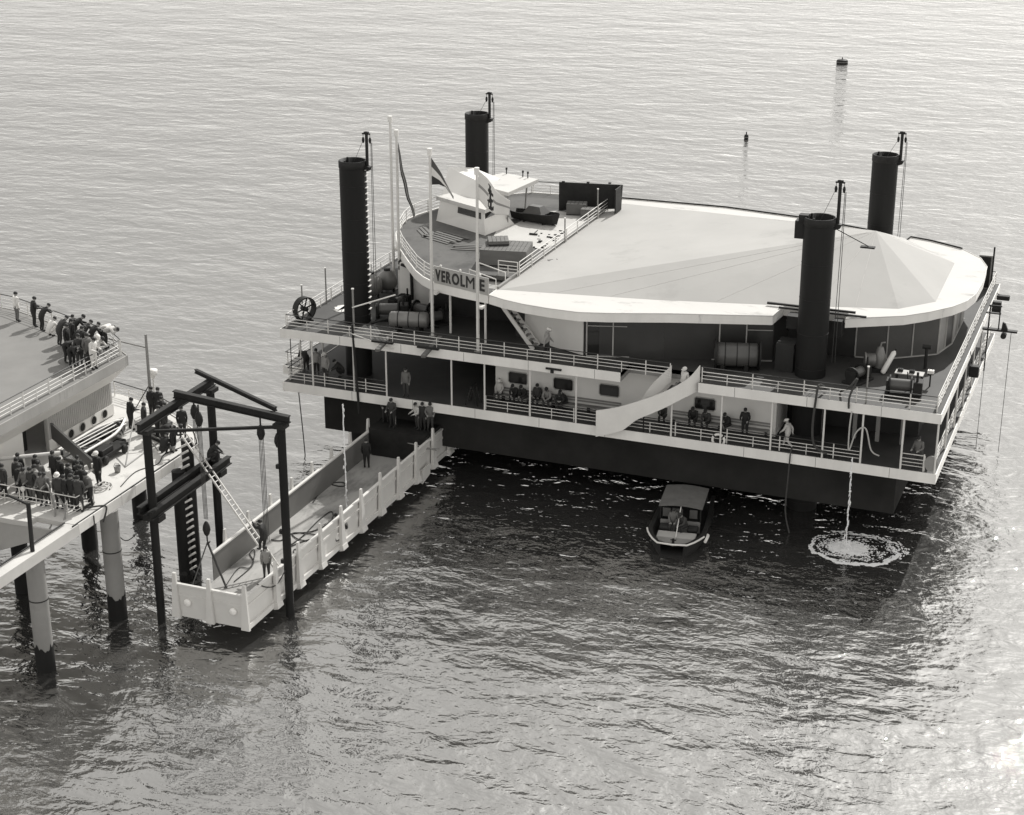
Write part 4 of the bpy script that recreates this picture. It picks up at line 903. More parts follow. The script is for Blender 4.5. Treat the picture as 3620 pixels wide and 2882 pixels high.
for i, (px, tp, lb, fc) in enumerate(((1390, 'd', 'man in the shade of the curved stair, bowed on the bench', 175), (1620, 'b', 'dark figure doubled over on the bench below the fourth window', 185), (1725, 'd', 'man bowed on the bench directly below the right edge of the fourth window', 180), (1885, 'b', 'dark figure hunched on the bench left of the standing man by the wall', 160))):
    p = at(*Sx(px, 1050), y=2.2); person('sit', Vector((p.x, 2.28, 0)), ZL, fc, tp, 'b', lb, None, G1)
p = at(*Sx(2018, 985), y=1.9); person('hold', Vector((p.x, 1.9, 0)), ZL, 180, 'b', 'b', 'man in a long dark coat standing against the white wall near its right end')
person('walk', Vector((36.45, .95, 0)), ZL, 85, 'l', 'l', 'worker in light overalls and white cap walking along the lower deck', 'w')
person('walk', Vector((19.75, .95, 0)), ZU, -60, 'g', 'b', 'man in pale vest and white cap walking along the upper deck by the white panel', 'w')
person('stand', Sx(1552, 648), ZU - 1.3, 150, 'w', 'l', 'man in a white jacket and white cap at the head of the curved stair', 'w')
person('stand', z4(397, 800), ZL, 200, 'g', 'b', 'man with dark hair in a grey shirt on the left corner of the lower deck')
person('stand', z4(468, 832), ZL, 160, 'g', 'd', 'man in a white cap standing in the dark at the left of the lower deck', 'w')
person('crouch', z4(545, 895), ZL, 120, 'd', 'b', 'crouching worker behind the white-capped man at the left of the lower deck')
person('bend', z4(265, 820), ZL + .02, 60, 'b', 'b', 'dark figure bending over the railing of the outrigger platform')
person('stand', z4(1155, 960), ZL, 180, 'm', 'd', 'worker half lost in the dark opening of the lower deck')
person('hold', z6(1235, 1230), ZL, 160, 'm', 'd', 'man in the shade behind the right end posts of the lower deck')
# ------------------------------------------------------------------ trough-like gangway between the gantry and the platform
gx0, gx1, gy0, gy1, gz0, gz1 = 7.2, 11.85, -26.3, 2.4, .95, 2.98
gw = thing('gangway', (9.5, -12, gz0), 'long white trough-shaped gangway with tapered side posts hanging above the water', 'gangway')
fl = MB().box(gx0 + .06, gx1 - .06, gy0 + .06, gy1, gz0 + .3, gz0 + .36).build('floor', TROUGHF, gw)
rw = MB()
rw.box(gx1 - .06, gx1, gy0, gy1, gz0 + .1, gz1)
rw.box(gx1 - .11, gx1 + .09, gy0, gy1, gz1 + .002, gz1 + .1)
rw.box(gx1 + .001, gx1 + .05, gy0, gy1, gz0 + 1.35, gz0 + 1.5)
rw.box(gx1 + .001, gx1 + .16, gy0, gy1, gz0 + .02, gz0 + .34)
rwo = rw.build('right_wall', TROUGH, gw)
lw_ = MB(); ly0 = -22.2
lw_.box(gx0, gx0 + .06, ly0, gy1, gz0 + .1, gz1)
lwo = lw_.build('left_wall', PRIMER, gw)
MB().box(gx0 - .09, gx0 + .11, ly0, gy1, gz1 + .002, gz1 + .1).build('rim', TROUGH, lwo)
ew = MB().box(gx0, gx1 - .061, gy0, gy0 + .06, gz0 + .02, gz1 - .02).box(gx0 - .02, gx1 + .02, gy0 - .08, gy0 + .1, gz1 - .018, gz1 + .09).box(gx0, gx1, gy0 - .03, gy0 - .001, gz0 + 1.35, gz0 + 1.48).build('end_wall', TROUGH, gw)
for x in (8.0, 11.0): MB().lathe([(0, -.16), (.19, -.15), (.23, -.1), (.23, -.002), (0, -.002)], (x, gy0, gz0 + 1.0), 20, axis='y').build('end_lamp', LAMPW, ew)
def tpost(x, y, sx, end=False):
    b = MB()
    if end: b.hexa([(x - .27, y - .2, gz0 - .02), (x + .27, y - .2, gz0 - .02), (x + .27, y - .03, gz0 - .02), (x - .27, y - .03, gz0 - .02)], [(x - .1, y - .14, gz1 + .75), (x + .1, y - .14, gz1 + .75), (x + .1, y + .02, gz1 + .75), (x - .1, y + .02, gz1 + .75)])
    else:
        x0 = x + sx * .002; x1 = x + sx * .26
        b.hexa([(x0, y - .3, gz0 - .02), (x1, y - .3, gz0 - .02), (x1, y + .3, gz0 - .02), (x0, y + .3, gz0 - .02)], [(x0, y - .09, gz1 + .85), (x0 + sx * .13, y - .09, gz1 + .85), (x0 + sx * .13, y + .09, gz1 + .85), (x0, y + .09, gz1 + .85)])
        b.hexa([(x + sx * .02, y - .34, gz0 - .12), (x + sx * .34, y - .34, gz0 - .02), (x + sx * .34, y + .34, gz0 - .02), (x + sx * .02, y + .34, gz0 - .12)], [(x + sx * .02, y - .32, gz0 + .36), (x + sx * .27, y - .31, gz0 + .3), (x + sx * .27, y + .31, gz0 + .3), (x + sx * .02, y + .32, gz0 + .36)])
    return b.build('side_post', TROUGH, gw)
ny = 10
for i in range(ny + 1):
    y = gy0 + .35 + (gy1 - .6 - gy0) * i / ny
    if i: tpost(gx1 + .09, y, 1)
    if y > ly0 - .5: tpost(gx0 - .09, y, -1)
tpost(gx1 - .05, gy0, 1, True); tpost(9.5, gy0, 1, True); tpost(gx0 + .05, gy0, 1, True)
MB().box(gx0 + .3, gx1 - .3, gy0 + .3, gy1 - .3, gz0 - .05, gz0 + .29).build('keel_frame', GREY, gw)
dm = MB()
dm.hexa([(11.92, -2.9, gz0 - .3), (12.2, -2.9, gz0 - .4), (12.2, -1.6, gz0 - .1), (11.92, -1.6, gz0 + .05)], [(11.95, -2.8, gz0 + .5), (12.2, -2.9, gz0 + .6), (12.2, -1.6, gz0 + .75), (11.95, -1.6, gz0 + .5)])
dm.build('bent_plate', TROUGH, gw)
# sheets, ropes and men in the trough
FZ = gz0 + .365
cs_ = MB(); cs_.hexa([(10.1, -24.4, FZ), (11.2, -24.9, FZ), (11.5, -23.4, FZ), (10.2, -22.9, FZ)], [(10.1, -24.4, FZ + .05), (11.2, -24.9, FZ + .05), (11.4, -23.5, FZ + .05), (10.3, -23.0, FZ + .05)])
tag(cs_.build('tarpaulin', WHITE), 'pale sheet lying on the gangway floor behind the end wall', 'sheet')
def zz(seq): return [at(*zr(x, y), z=FZ + .05) for x, y in seq]
GR = 'ropes lying in the gangway'
hose('rope', 'dark rope looping over the gangway floor by the climbing men', zz([(730, 960), (900, 720), (1040, 710), (1100, 560), (1090, 490), (1040, 540), (1080, 620), (1060, 700), (850, 880)]), .03, cat='rope', group=GR)
hose('rope', 'thick dark rope sweeping in big loops in front of the crouching man', zz([(1530, 440), (1680, 330), (1880, 130), (2020, 30), (2050, 90), (1980, 180), (1800, 270), (1540, 300), (1420, 380), (1300, 370)]), .036, cat='rope', group=GR)
hose('rope', 'dark rope in small rings beside the right wall of the gangway', zz([(1540, 450), (1720, 380), (1900, 340), (1780, 300), (1560, 290), (1640, 370), (1880, 400), (1720, 480), (1580, 490), (1600, 560), (1700, 540)]), .034, cat='rope', group=GR)
hose('rope', 'thin rope along the foot of the left gangway wall with a loop in the middle', [at(*zt(x, y), z=FZ + .04) for x, y in ((20, 1330), (120, 1190), (230, 1120), (350, 1110), (380, 1145), (300, 1150), (210, 1110), (300, 1010), (430, 890))], .04, cat='rope', group=GR)
hose('rope', 'slack rope hanging from the right gantry post to the gangway wall', [(12.3, -22.5, 3.0), (12.1, -23.2, 2.4), (11.95, -24.0, 2.55), (11.8, -24.9, 3.15)], .034, cat='rope', group=GR)
person('stand', zr(1225, 450), FZ, 30, 'g', 'd', 'man in a light top and dark trousers standing at the foot of the long ladder', None)
person('climb', Vector((9.75, -20.55, 0)), 2.75, 80, 'b', 'b', 'dark-clothed man climbing off the lower end of the long ladder', None)
person('crouch', zr(2070, 60), FZ + .3, 110, 'm', 'b', 'man in a dark jacket crouching by the right gangway wall among the ropes', None)
person('crouch', zr(1990, 175), FZ, 80, 'w', 'b', 'crouching helper in a white shirt nearest the right gangway wall', None)
person('stand', zt(605, 630), FZ, 20, 'b', 'b', 'lone dark figure standing with legs apart in the shaded part of the gangway', None)
LZ = 2.03
G2 = 'men at the platform end of the gangway'
person('hold', zt(1140, 235), FZ + LZ, 150, 'l', 'd', 'man in a white shirt in the group at the platform end of the gangway', None, G2)
person('stand', zt(1222, 232), FZ + LZ, 190, 'b', 'b', 'man in black between the white-shirted and the grey-jacketed man on the gangway', None, G2)
person('hold', zt(1310, 235), FZ + LZ, 200, 'm', 'd', 'man in a grey jacket, rightmost in the group at the gangway platform end', None, G2)
person('hold', zt(815, 150), FZ + LZ, 200, 'b', 'b', 'dark-clothed man stooping at the lower deck edge above the gangway', None, G2)
person('hold', zt(875, 190), FZ + LZ, 170, 'd', 'b', 'man in a dark jacket right of the stooping man above the gangway', None, G2)
MB_ = thing('platform_step', (9.6, 1.2, FZ), 'dark timber landing at the platform end of the gangway', 'landing'); MB().box(7.3, 11.75, -1.1, 1.25, FZ + .005, FZ + 2.02).build('timber', DARK, MB_)
sp_ = thing('pole', (10.6, -1.6, FZ), 'white pole leaning upright in the shaded part of the gangway', 'pole'); MB().tube([at(*zt(940, 765), z=FZ), at(*zt(922, 335), z=FZ) * 0 + at(*zt(940, 765), z=FZ) + Vector((-.05, .05, 2.9))], .05, 8).build('shaft', RAILW, sp_)
MB().box(at(*zt(940, 765), z=FZ).x - .15, at(*zt(940, 765), z=FZ).x + .15, at(*zt(940, 765), z=FZ).y - .15, at(*zt(940, 765), z=FZ).y + .15, FZ, FZ + .05).build('foot', GREY, sp_)
hb = thing('hand_bar', (9.5, -.9, 2.2), 'thin grey bar across the gangway near the platform', 'bar'); MB().tube([(7.1, -.6, 2.75), (12.6, -1.4, 2.55)], .045, 6).tube([(11.6, -1.6, 2.55), (12.6, -.9, 2.5)], .04, 6).build('bar', GREY, hb)

# ------------------------------------------------------------------ gantry of dark steel posts and beams
gn = thing('gantry', (8, -22.5, 0), 'dark steel gantry of three posts and triangular top beams standing in the water', 'gantry')
FLp, BLp, RRp = (5.75, -25.75), (5.65, -18.7), (12.33, -22.2); GT = 12.15
for p in (FLp, BLp, RRp): MB().tube([(p[0], p[1], -6), (p[0], p[1], GT)], .25, 16).build('post', PILE, gn)
def ibeam(a, b, h=.5, w=.34, name='beam'):
    a, b = Vector(a), Vector(b); q = MB(); k = Vector((0, 0, h / 2 - .03)); q.bar(a + k, b + k, w, .06); q.bar(a - k, b - k, w, .06); q.bar(a, b, .1, h - .12); return q.build(name, DARK, gn)
ibeam((5.7, -26.5, GT + .26), (5.6, -18.2, GT + .26)); ibeam((5.35, -22.1, GT + .76), (12.9, -22.2, GT + .26), .45)
ibeam((4.3, -18.0, GT + .66), (11.9, -21.9, GT + .66), .26, .2, 'brace'); ibeam((5.9, -25.6, GT - .2), (12.2, -22.4, GT - .2), .16, .16, 'brace')
ibeam((5.4, -26.6, 7.35), (5.3, -17.6, 7.35)); ibeam((6.1, -26.6, 7.15), (6.0, -17.6, 7.15))
for p in (FLp, BLp):
    MB().box(p[0] - .5, p[0] + .6, p[1] - .35, p[1] + .35, 6.55, 6.88).build('collar', DARK, gn); MB().box(p[0] - .35, p[0] + .35, p[1] - .4, p[1] + .4, GT - .25, GT - .002).build('head_plate', DARK, gn)
MB().box(RRp[0] - .35, RRp[0] + .35, RRp[1] - .35, RRp[1] + .35, GT - .3, GT - .002).build('head_plate', DARK, gn)
for z in (9.3, 5.2, 3.3): MB().box(RRp[0] - .42, RRp[0] - .2, RRp[1] - .1, RRp[1] + .1, z, z + .25).build('lug', DARK, gn)
def tackle(x, y, z0, z1, label, hook=True, spread=.12):
    t = thing('chain_hoist', (x, y, z0), label, 'hoist', 'hoist blocks hanging from the gantry')
    MB().lathe([(0, .5), (.12, .42), (.22, .15), (.24, -.1), (.14, -.4), (0, -.48)], (x, y, z0 - .9), 14).build('upper_block', DARK, t)
    MB().tube([(x, y, z0), (x, y, z0 - .45)], .05, 6).build('shackle', DARK, t)
    rp = MB()
    for s in (-1, -.35, .35, 1): rp.tube([(x + s * spread, y, z0 - 1.2), (x + s * spread, y + .03, z1 + .6)], .02, 5)
    rp.build('rope', ROPE, t)
    if hook:
        MB().lathe([(0, .5), (.1, .42), (.2, .2), (.24, -.05), (.16, -.35), (.05, -.5), (0, -.52)], (x, y, z1), 14).build('lower_block', DARK, t)
        MB().tube([(x, y, z1 - .5), (x, y, z1 - .8), (x + .1, y, z1 - .95), (x + .18, y, z1 - .8)], .045, 6).build('hook', DARK, t)
    return t
ta = tackle(6.9, -22.1, GT + .3, 4.6, 'hoist block with ropes and a slung lower block above the gangway end')
MB().tube([(6.9, -22.1, 3.7), (7.35, -24.7, 2.2)], .04, 6).tube([(6.9, -22.1, 3.7), (8.7, -23.2, FZ + .2)], .07, 6).build('sling', ROPE, ta)
tackle(11.0, -22.18, GT + .1, 3.9, 'hoist block hanging from the long gantry beam near the right post', hook=False, spread=.14)
tackle(12.0, -22.0, GT - .3, 4.2, 'slim hoist block hanging next to the right gantry post', hook=False, spread=.05)
tackle(5.6, -20.5, GT, 8.3, 'hoist block hanging from the short gantry beam over the pier end', hook=False)
# long ladder from the pier to the gangway
la = thing('long_ladder', (8, -20.5, 5), 'long pale ladder sloping from the pier end down into the gangway', 'ladder')
pa, pb = Vector((4.5, -20.0, 9.4)), Vector((10.66, -20.1, FZ + .05)); dv = (pb - pa).normalized(); sd_ = Vector((0, 1, 0)); sd_ = (sd_ - dv * sd_.dot(dv)).normalized() * .24
for s in (-1, 1): MB().bar(pa + sd_ * s, pb + sd_ * s, .07, .1).build('stile', RAILW, la)
n = 29
for i in range(n):
    p = pa.lerp(pb, (i + .5) / n); MB().tube([p - sd_, p + sd_], .028, 5).build('rung', RAILW, la)
# ------------------------------------------------------------------ pier head at the left
pz = 7.45
pier = thing('pier_head', (-6, -25, 6.9), 'pale pier building on round legs with a flat roof full of onlookers', 'pier')
DK = [(3.4, -16.9), (3.4, -29.6), (2.3, -29.6), (.61, -29.55), (.55, -30.25), (-.42, -30.32), (-14, -30.4), (-14, -11.0), (-6, -11.0), (-2.4, -12.2), (1.5, -14.6)]
dk = MB().prism([(x - (.05 if x > 3 else 0), y) for x, y in DK], pz - .3, pz).build('deck', PIERD, pier)
f_ = MB(); ns = 9
for i in range(ns):
    y0 = -16.9 - 12.7 * i / ns; y1 = -16.9 - 12.7 * (i + 1) / ns + .035
    f_.hexa([(3.35, y0, pz - .56), (3.42, y0, pz - .56), (3.42, y1, pz - .56), (3.35, y1, pz - .56)], [(3.35, y0, pz + .06), (3.42, y0, pz + .06), (3.42, y1, pz + .06), (3.35, y1, pz + .06)])
f_.sheet([(3.38, -16.86, pz - .56), (2.4, -15.5, pz - .56), (1.5, -14.55, pz - .56), (-2.4, -12.1, pz - .56)], [(3.38, -16.86, pz + .06), (2.4, -15.5, pz + .06), (1.5, -14.55, pz + .06), (-2.4, -12.1, pz + .06)], .06)
f_.build('fascia', FASCIA, dk)
MB().hexa([(-13, -30.2, pz - 7), (2.3, -30.2, pz - .5), (2.3, -30.05, pz - .5), (-13, -30.05, pz - 7)], [(-13, -30.2, pz - .301), (2.3, -30.2, pz - .301), (2.3, -30.05, pz - .301), (-13, -30.05, pz - .301)]).build('end_wall', GREYL, pier)
ws = MB().box(2.55, 3.36, -48, -29.62, pz - .35, pz - .02).box(3.361, 3.43, -48, -29.6, pz - .6, pz + .04).build('walkway', PIERD, pier)
MB().tube([(2.65, -48, pz + .1), (2.65, -29.8, pz + .1)], .05, 6).tube([(3.3, -30, pz + .06), (3.3, -16.9, pz + .1)], .05, 6).build('edge_pipe', DARK, pier)
def leg(x, y, r, m=CONC, nm='leg'):
    o = MB().tube([(x, y, -7), (x, y, .9), (x, y, pz - .57)], r, 24).build(nm, m, pier); wbm = MB(); kq = 40; wbm.add([(x + (r + .012) * cos(2 * pi * q / kq), y + (r + .012) * sin(2 * pi * q / kq), zq) for zq in (-6.9, 0, 1) for q in range(kq)], [(i * kq + q, i * kq + (q + 1) % kq, (i + 1) * kq + (q + 1) % kq, (i + 1) * kq + q) for i in (0, 1) for q in range(kq)], True); wbm.v[2 * kq:] = [(a_, b_, 1.45 + random.uniform(-.14, .14) + .18 * sin(q * .5)) for q, (a_, b_, c_) in enumerate(wbm.v[2 * kq:])]; wbm.build('wet_band', PILE, o); MB().tube([(x, y, 4.3), (x, y, 4.36)], r + .02, 24).build('strap', DARK, o)
leg(2.75, -32.85, .52); leg(3.0, -26.15, .54)
leg(-3.95, -18.8, .5, PILE); leg(-4.2, -25.4, .5, PILE); leg(-3.6, -13.5, .5, PILE); leg(-4.0, -32.5, .5, PILE)
ml = thing('mooring_pile', (4.15, -20.3, 0), 'twin dark mooring pile with a white-edged ladder between the gantry posts', 'pile')
MB().tube([(4.1, -20.35, -6), (4.1, -20.35, 7.2)], .42, 18).build('pile_shaft', PILE, ml); MB().tube([(4.35, -19.6, -6), (4.35, -19.6, 9.0)], .36, 18).build('pile_shaft', DARK, ml)
for i in range(19):
    z = .7 + i * .45; MB().bar((4.42, -20.55, z), (4.72, -20.05, z + .13), .06, .12).build('rung', RAILW, ml)
for k in range(9):
    a = k * 2.4; MB().lathe([(0, .22), (.16, .1), (.18, -.06), (0, -.2)], (4.2 + .5 * cos(a), -20.1 + .6 * sin(a), .25 + .12 * (k % 3)), 7).build('weed_clump', DARKER, ml)
# house with portholes and a flared eave
HX = -4.35
MB().box(HX - .2, HX, -21.4, -14.5, pz, 9.72).build('corrugated_wall', GREYL, pier)
wv = MB(); y = -21.35
while y < -14.6: wv.box(HX + .001, HX + .035, y, y + .07, 8.3, 9.72); y += .2
wv.build('corrugation', GREYL, pier)
bw_ = MB().box(HX + .002, HX + .06, -21.4, -14.48, pz + .12, 8.28).build('porthole_band', WALLW, pier)
for y in (-15.55, -16.75, -17.98, -19.2, -20.4):
    q = MB(); q.tube([(HX + .075, y + .3 * cos(a), 7.93 + .3 * sin(a)) for a in [2 * pi * i / 20 for i in range(20)]], .035, 6, closed=True); po = q.build('porthole', GREYL, pier); MB().lathe([(0, .062), (.29, .062), (.29, .07), (0, .07)], (HX, y, 7.93), 20, axis='x', smooth=False).build('pane', PORT, po)
MB().box(-14, HX - .201, -14.62, -14.5, pz, 9.72).build('rear_wall', GREYL, pier)
MB().box(-9, HX - 1.6, -23.8, -21.41, pz, 11).build('recess_wall', PANEL2, pier); MB().box(HX - 1.59, HX - 1.55, -23.4, -22.7, 8.6, 9.3).build('window', PANEL, pier)
MB().box(HX - .25, HX + .02, -46, -23.8, pz, 9.72).build('side_wall', WALLW, pier)
RP = [(-2.9, -14.5), (-4.9, -13.1), (-15.2, -9.3), (-24, -8.0), (-24, -48), (-2.9, -48)]; RZ = 11.7
rf = MB().prism([(x - (.05 if x > -3 else 0), y) for x, y in RP], RZ - .3, RZ).build('flat_roof', PIERR, pier)
MB().box(-2.96, -2.9, -48, -14.5, RZ - .62, RZ + .05).sheet([(-2.93, -14.47, RZ - .62), (-4.9, -13.05, RZ - .62), (-15.2, -9.25, RZ - .62), (-24, -7.95, RZ - .62)], [(-2.93, -14.47, RZ + .05), (-4.9, -13.05, RZ + .05), (-15.2, -9.25, RZ + .05), (-24, -7.95, RZ + .05)], .06).build('roof_fascia', PIERF, rf)
MB().hexa([(HX + .02, -48, 9.723), (HX + .02, -14.5, 9.723), (HX - .2, -14.5, 9.723), (HX - .2, -48, 9.723)], [(-2.93, -48, RZ - .623), (-2.93, -14.5, RZ - .623), (-3.3, -14.5, RZ - .623), (-3.3, -48, RZ - .623)]).build('flared_eave', WALLW, rf)
railing('railing', 'white railing along the near edge of the pier roof in front of the onlookers', [(-3.35, -47, RZ + .02), (-3.35, -14.65, RZ + .02)], top=RAILD, step=1.25, group='white pier railings')
railing('railing', 'far railing of the pier roof with the standing onlookers leaning on it', [(-3.35, -14.5, RZ + .02), (-4.95, -13.25, RZ + .05), (-15.2, -9.45, RZ + .05), (-23.5, -8.2, RZ + .05)], top=RAILD, step=1.4, group='white pier railings')
railing('railing', 'white railing in front of the crowd at the near end of the pier deck', [(-12, -28.4, pz + .02), (-1.3, -28.4, pz + .02), (-.9, -28.3, pz + .02), (2.5, -28.4, pz + .02), (2.6, -26.9, pz + .02)], top=RAILW, step=1.1, nmid=2, tall=2, group='white pier railings')
railing('railing', 'far pier deck railing behind the men by the lamp post', [(-6.3, -11.4, pz + .02), (-2.5, -12.4, pz + .02), (1.3, -14.7, pz + .02)], top=RAILD, step=1.3, group='white pier railings')
# mast with a boom, lamp, dark post, gangplank, boom
ma = thing('mast', (-2.16, -13.4, pz), 'thin grey mast with a long side boom beside the men at the pier end', 'mast')
MB().tube([(-2.16, -13.4, pz), (-2.16, -13.4, 12.9)], [.12, .085], 10).build('shaft', GREY, ma); MB().tube([(-2.16, -13.4, 12.0), (-4.9, -13.5, 12.3)], .05, 6).build('boom', GREY, ma); MB().tube([(-2.1, -13.4, 9.6), (-3.3, -14.0, pz)], .035, 6).build('stay', ROPE, ma)
lp = thing('lamp', (-2.3, -12.5, 8.6), 'white bell-shaped lamp on a short post behind the mast', 'lamp')
MB().tube([(-2.4, -12.6, pz), (-2.4, -12.6, 9.7)], .05, 8).build('post', RAILW, lp); MB().lathe([(.08, 9.6), (.3, 9.95), (.33, 10.2), (0, 10.25)], (-2.4, -12.6, 0), 16).build('shade', WHITE, lp)
dp_ = thing('post', (2.9, -33.2, pz), 'dark leaning post on the narrow walkway at the lower left', 'post'); MB().tube([(3.05, -33.3, pz - .02), (2.55, -32.6, 9.9)], .12, 10).build('shaft', DARK, dp_); MB().bar((2.6, -32.65, 9.85), (.9, -32.2, 9.95), .1).build('arm', DARK, dp_)
gp = thing('gangplank', (-1.5, -23, 8.5), 'raised grey gangplank with a white end, leaning over the crowd on the pier', 'gangplank')
MB().hexa([(-3.4, -22.3, 8.9), (-3.3, -22.2, 8.9), (.6, -23.6, 7.7), (.5, -23.7, 7.7)], [(-3.4, -22.3, 9.9), (-3.3, -22.2, 9.9), (.6, -23.6, 8.5), (.5, -23.7, 8.5)]).build('side_panel', PANEL, gp); MB().box(.4, .75, -23.85, -23.45, 8.2, 8.45).build('end_cap', WHITE, gp)
MB().bar((.7, -24.6, 8.6), (-1.2, -27.6, 7.75), .16, .22).bar((-.2, -24.4, pz + .1), (.6, -23.6, 8.2), .1).build('brace', RAILW, gp)
bo_ = thing('boom', (-3.6, -25, 9.4), 'long white boom reaching in from the left over the pier crowd', 'boom'); e_ = at(*Z1(490, 1490), z=9.2); s_ = at(*Z1(-60, 1545), z=9.2); MB().tube([s_, e_], .12, 10).build('spar', RAILW, bo_); MB().tube([e_, e_ + (e_ - s_).normalized() * .15], .16, 10).build('end_ring', DARK, bo_)
fl_ = thing('floodlight', (1.0, -28.3, 8.5), 'small white round lamp on the pier railing corner', 'lamp'); p = at(*zA(345, 120), y=-28.3); MB().lathe([(0, .16), (.13, .1), (.16, 0), (.1, -.14), (0, -.17)], p, 14).build('globe', WHITE, fl_); MB().tube([(p.x, p.y, pz), (p.x, p.y, p.z - .15)], .05, 8).build('post', RAILW, fl_)
# trussed work gear on the pier deck: a small vehicle-like winch frame and a white dinghy with oars
dn = thing('dinghy', (0, 0, 0), 'open white dinghy full of gear under the portholes on the pier deck', 'boat'); Lh = 5.4; n = 12; V = []; F = []
for i in range(n):
    s = i / (n - 1); wd_ = .85 * max(.06, sin(min(1, (1.02 - s) / .5) * pi / 2)); zt_ = .95 + .25 * s * s; yy = -Lh / 2 + Lh * s
    V += [(-wd_, yy, zt_), (-wd_ * .6, yy, .35 + .1 * s), (wd_ * .6, yy, .35 + .1 * s), (wd_, yy, zt_), (wd_ * .86, yy, zt_), (wd_ * .5, yy, .5 + .1 * s), (-wd_ * .5, yy, .5 + .1 * s), (-wd_ * .86, yy, zt_)]
for i in range(n - 1):
    for k in range(8): F.append((8 * i + k, 8 * i + 8 + k, 8 * i + 8 + (k + 1) % 8, 8 * i + (k + 1) % 8))
F += [tuple(range(8)), tuple(range(8 * n - 1, 8 * n - 9, -1))]
MB().add(V, F).build('hull', PANEL, dn); MB().tube([V[8 * i] for i in range(n)] + [V[8 * i + 3] for i in range(n - 1, -1, -1)], .09, 6).build('gunwale', WHITE, dn)
for yy in (-1.6, -.3, 1.0): MB().box(-.66, .66, yy, yy + .25, .8, .86).build('thwart', WOOD, dn)
for xx, r_ in ((-.35, .02), (.1, -.03), (.4, .05)): MB().tube([(xx, -3.2, 1.15), (xx + r_ * 20 * .1, 2.2, 1.12)], .045, 6).build('oar', RAILW, dn)
MB().box(-.5, .4, -1.2, -.5, .87, 1.15).build('gear_bundle', DARK, dn, bevel=.08); MB().box(-.3, .5, .1, .8, .6, 1.1).build('gear_bundle', DARK, dn, bevel=.08)
for yy in (-1.7, 1.3): MB().box(-.9, .9, yy, yy + .25, .15, .4).build('chock', DARK, dn)
dn.location = (-1.95, -19.7, pz - .15); dn.rotation_euler = (0, 0, -.06)
hc = thing('hand_cart', (-.5, -20.6, pz), 'dark low trolley with wheels beside the dinghy on the pier deck', 'cart')
MB().box(-.95, -.1, -22.2, -19.2, pz + .35, pz + .55).build('bed', DARK, hc); MB().box(-.85, -.2, -21.8, -20.6, pz + .551, pz + .9).build('load', DARK, hc, bevel=.05)
for xx in (-1.0, -.05):
    for yy in (-21.7, -19.7): MB().lathe([(0, -.05), (.28, -.05), (.28, .05), (0, .05)], (xx, yy, pz + .29), 16, axis='x').build('wheel', DARK, hc)
fr = thing('trestle', (.6, -19, pz), 'light trestle frame of thin bars standing on the bright pier deck', 'frame')
MB().tube([(1.2, -21.6, pz), (-.2, -18.3, pz + 1.7), (.9, -17.2, pz), (1.2, -21.6, pz + .04)], .045, 6).tube([(-.2, -18.3, pz + 1.7), (1.6, -18.6, pz)], .04, 6).build('bars', GREY, fr)
pp = thing('pipe_bundle', (0, -16.6, pz), 'bundle of dark pipes lying across the pier deck', 'pipes')
for i in range(4): MB().tube([(-.9 + .1 * i, -16.2 - .2 * i, pz + .1), (1.9 + .1 * i, -17.2 - .25 * i, pz + .1)], .08, 8).build('pipe', DARK if i % 2 else GREY, pp)
hose('rope', 'coiled rope on the bright pier deck at the end of the railing', [(Vector((1.7 + (.55 - .02 * i) * cos(i * .7), -24.8 + (.75 - .02 * i) * sin(i * .7), pz + .05 + .012 * i))) for i in range(26)], .045, GREYL, cat='rope', group='ropes on the pier')
hose('rope', 'dark rope loop over the fascia where the pier railing meets the edge', [(1.2, -27.6, pz + .1), (1.9, -26.6, pz + .12), (2.6, -26.9, pz + .1), (2.2, -27.9, pz + .08), (3.2, -27.2, pz + .14), (3.5, -27.0, pz), (3.48, -27.4, 6.7)], .05, cat='rope', group='ropes on the pier')
hose('rope', 'thin rope slung between the pier leg and the left gantry post', [(3.0, -25.6, 5.2), (4.0, -25.9, 5.0), (5.6, -25.7, 6.6)], .03, cat='rope', group='ropes on the pier')
hose('rope', 'knotted rope hanging from the pier edge beside the inner leg', [(3.46, -28.2, pz), (3.3, -28.0, 4.2), (2.6, -27.6, 2.2), (2.7, -27.4, .1)], .035, cat='rope', group='ropes on the pier')
for k, (a, b) in enumerate((((735, 0), (830, 420)), ((905, 170), (985, 420)))):
    hose('hose', ('pale hose hanging over the crowd railing, the left one', 'pale hose hanging over the crowd railing, the right one')[k], [at(*zA(a[0] - 70, a[1] + 10), y=-27.9), at(*zA(a[0], a[1] + 100), y=-28.3), at(*zA(b[0], b[1]), y=-28.75), at(*zA(b[0] - 5, b[1] + 150), y=-29.2), at(*zA(b[0] - 90, b[1] + 330), y=-29.9)], .05, GREY, group='hoses on the pier crowd railing')
crate(-2.6, -25.6, pz, 1.3, .9, .8, .3, 'wooden crate on the pier deck behind the sailor with the white cap', WOOD, 'crates on the pier deck'); crate(.2, -15.6, pz, .9, .7, .6, -.5, 'small dark crate on the pier deck between the dinghy bow and the gantry', PANEL, 'crates on the pier deck')
def bucket(x, y, label):
    t = thing('bucket', (x, y, pz), label, 'bucket', 'buckets on the pier deck'); MB().lathe([(0, .02), (.16, .02), (.22, .42), (.2, .42), (.15, .06), (0, .06)], (x, y, pz), 14).build('pail', GREY, t); MB().tube([(x - .21, y, pz + .41), (x - .12, y, pz + .58), (x + .12, y, pz + .58), (x + .21, y, pz + .41)], .015, 5).build('handle', DARK, t)
bucket(1.2, -22.4, 'grey bucket beside the coiled rope on the pier deck'); bucket(2.5, -18.4, 'grey bucket near the fascia edge by the mooring pile')
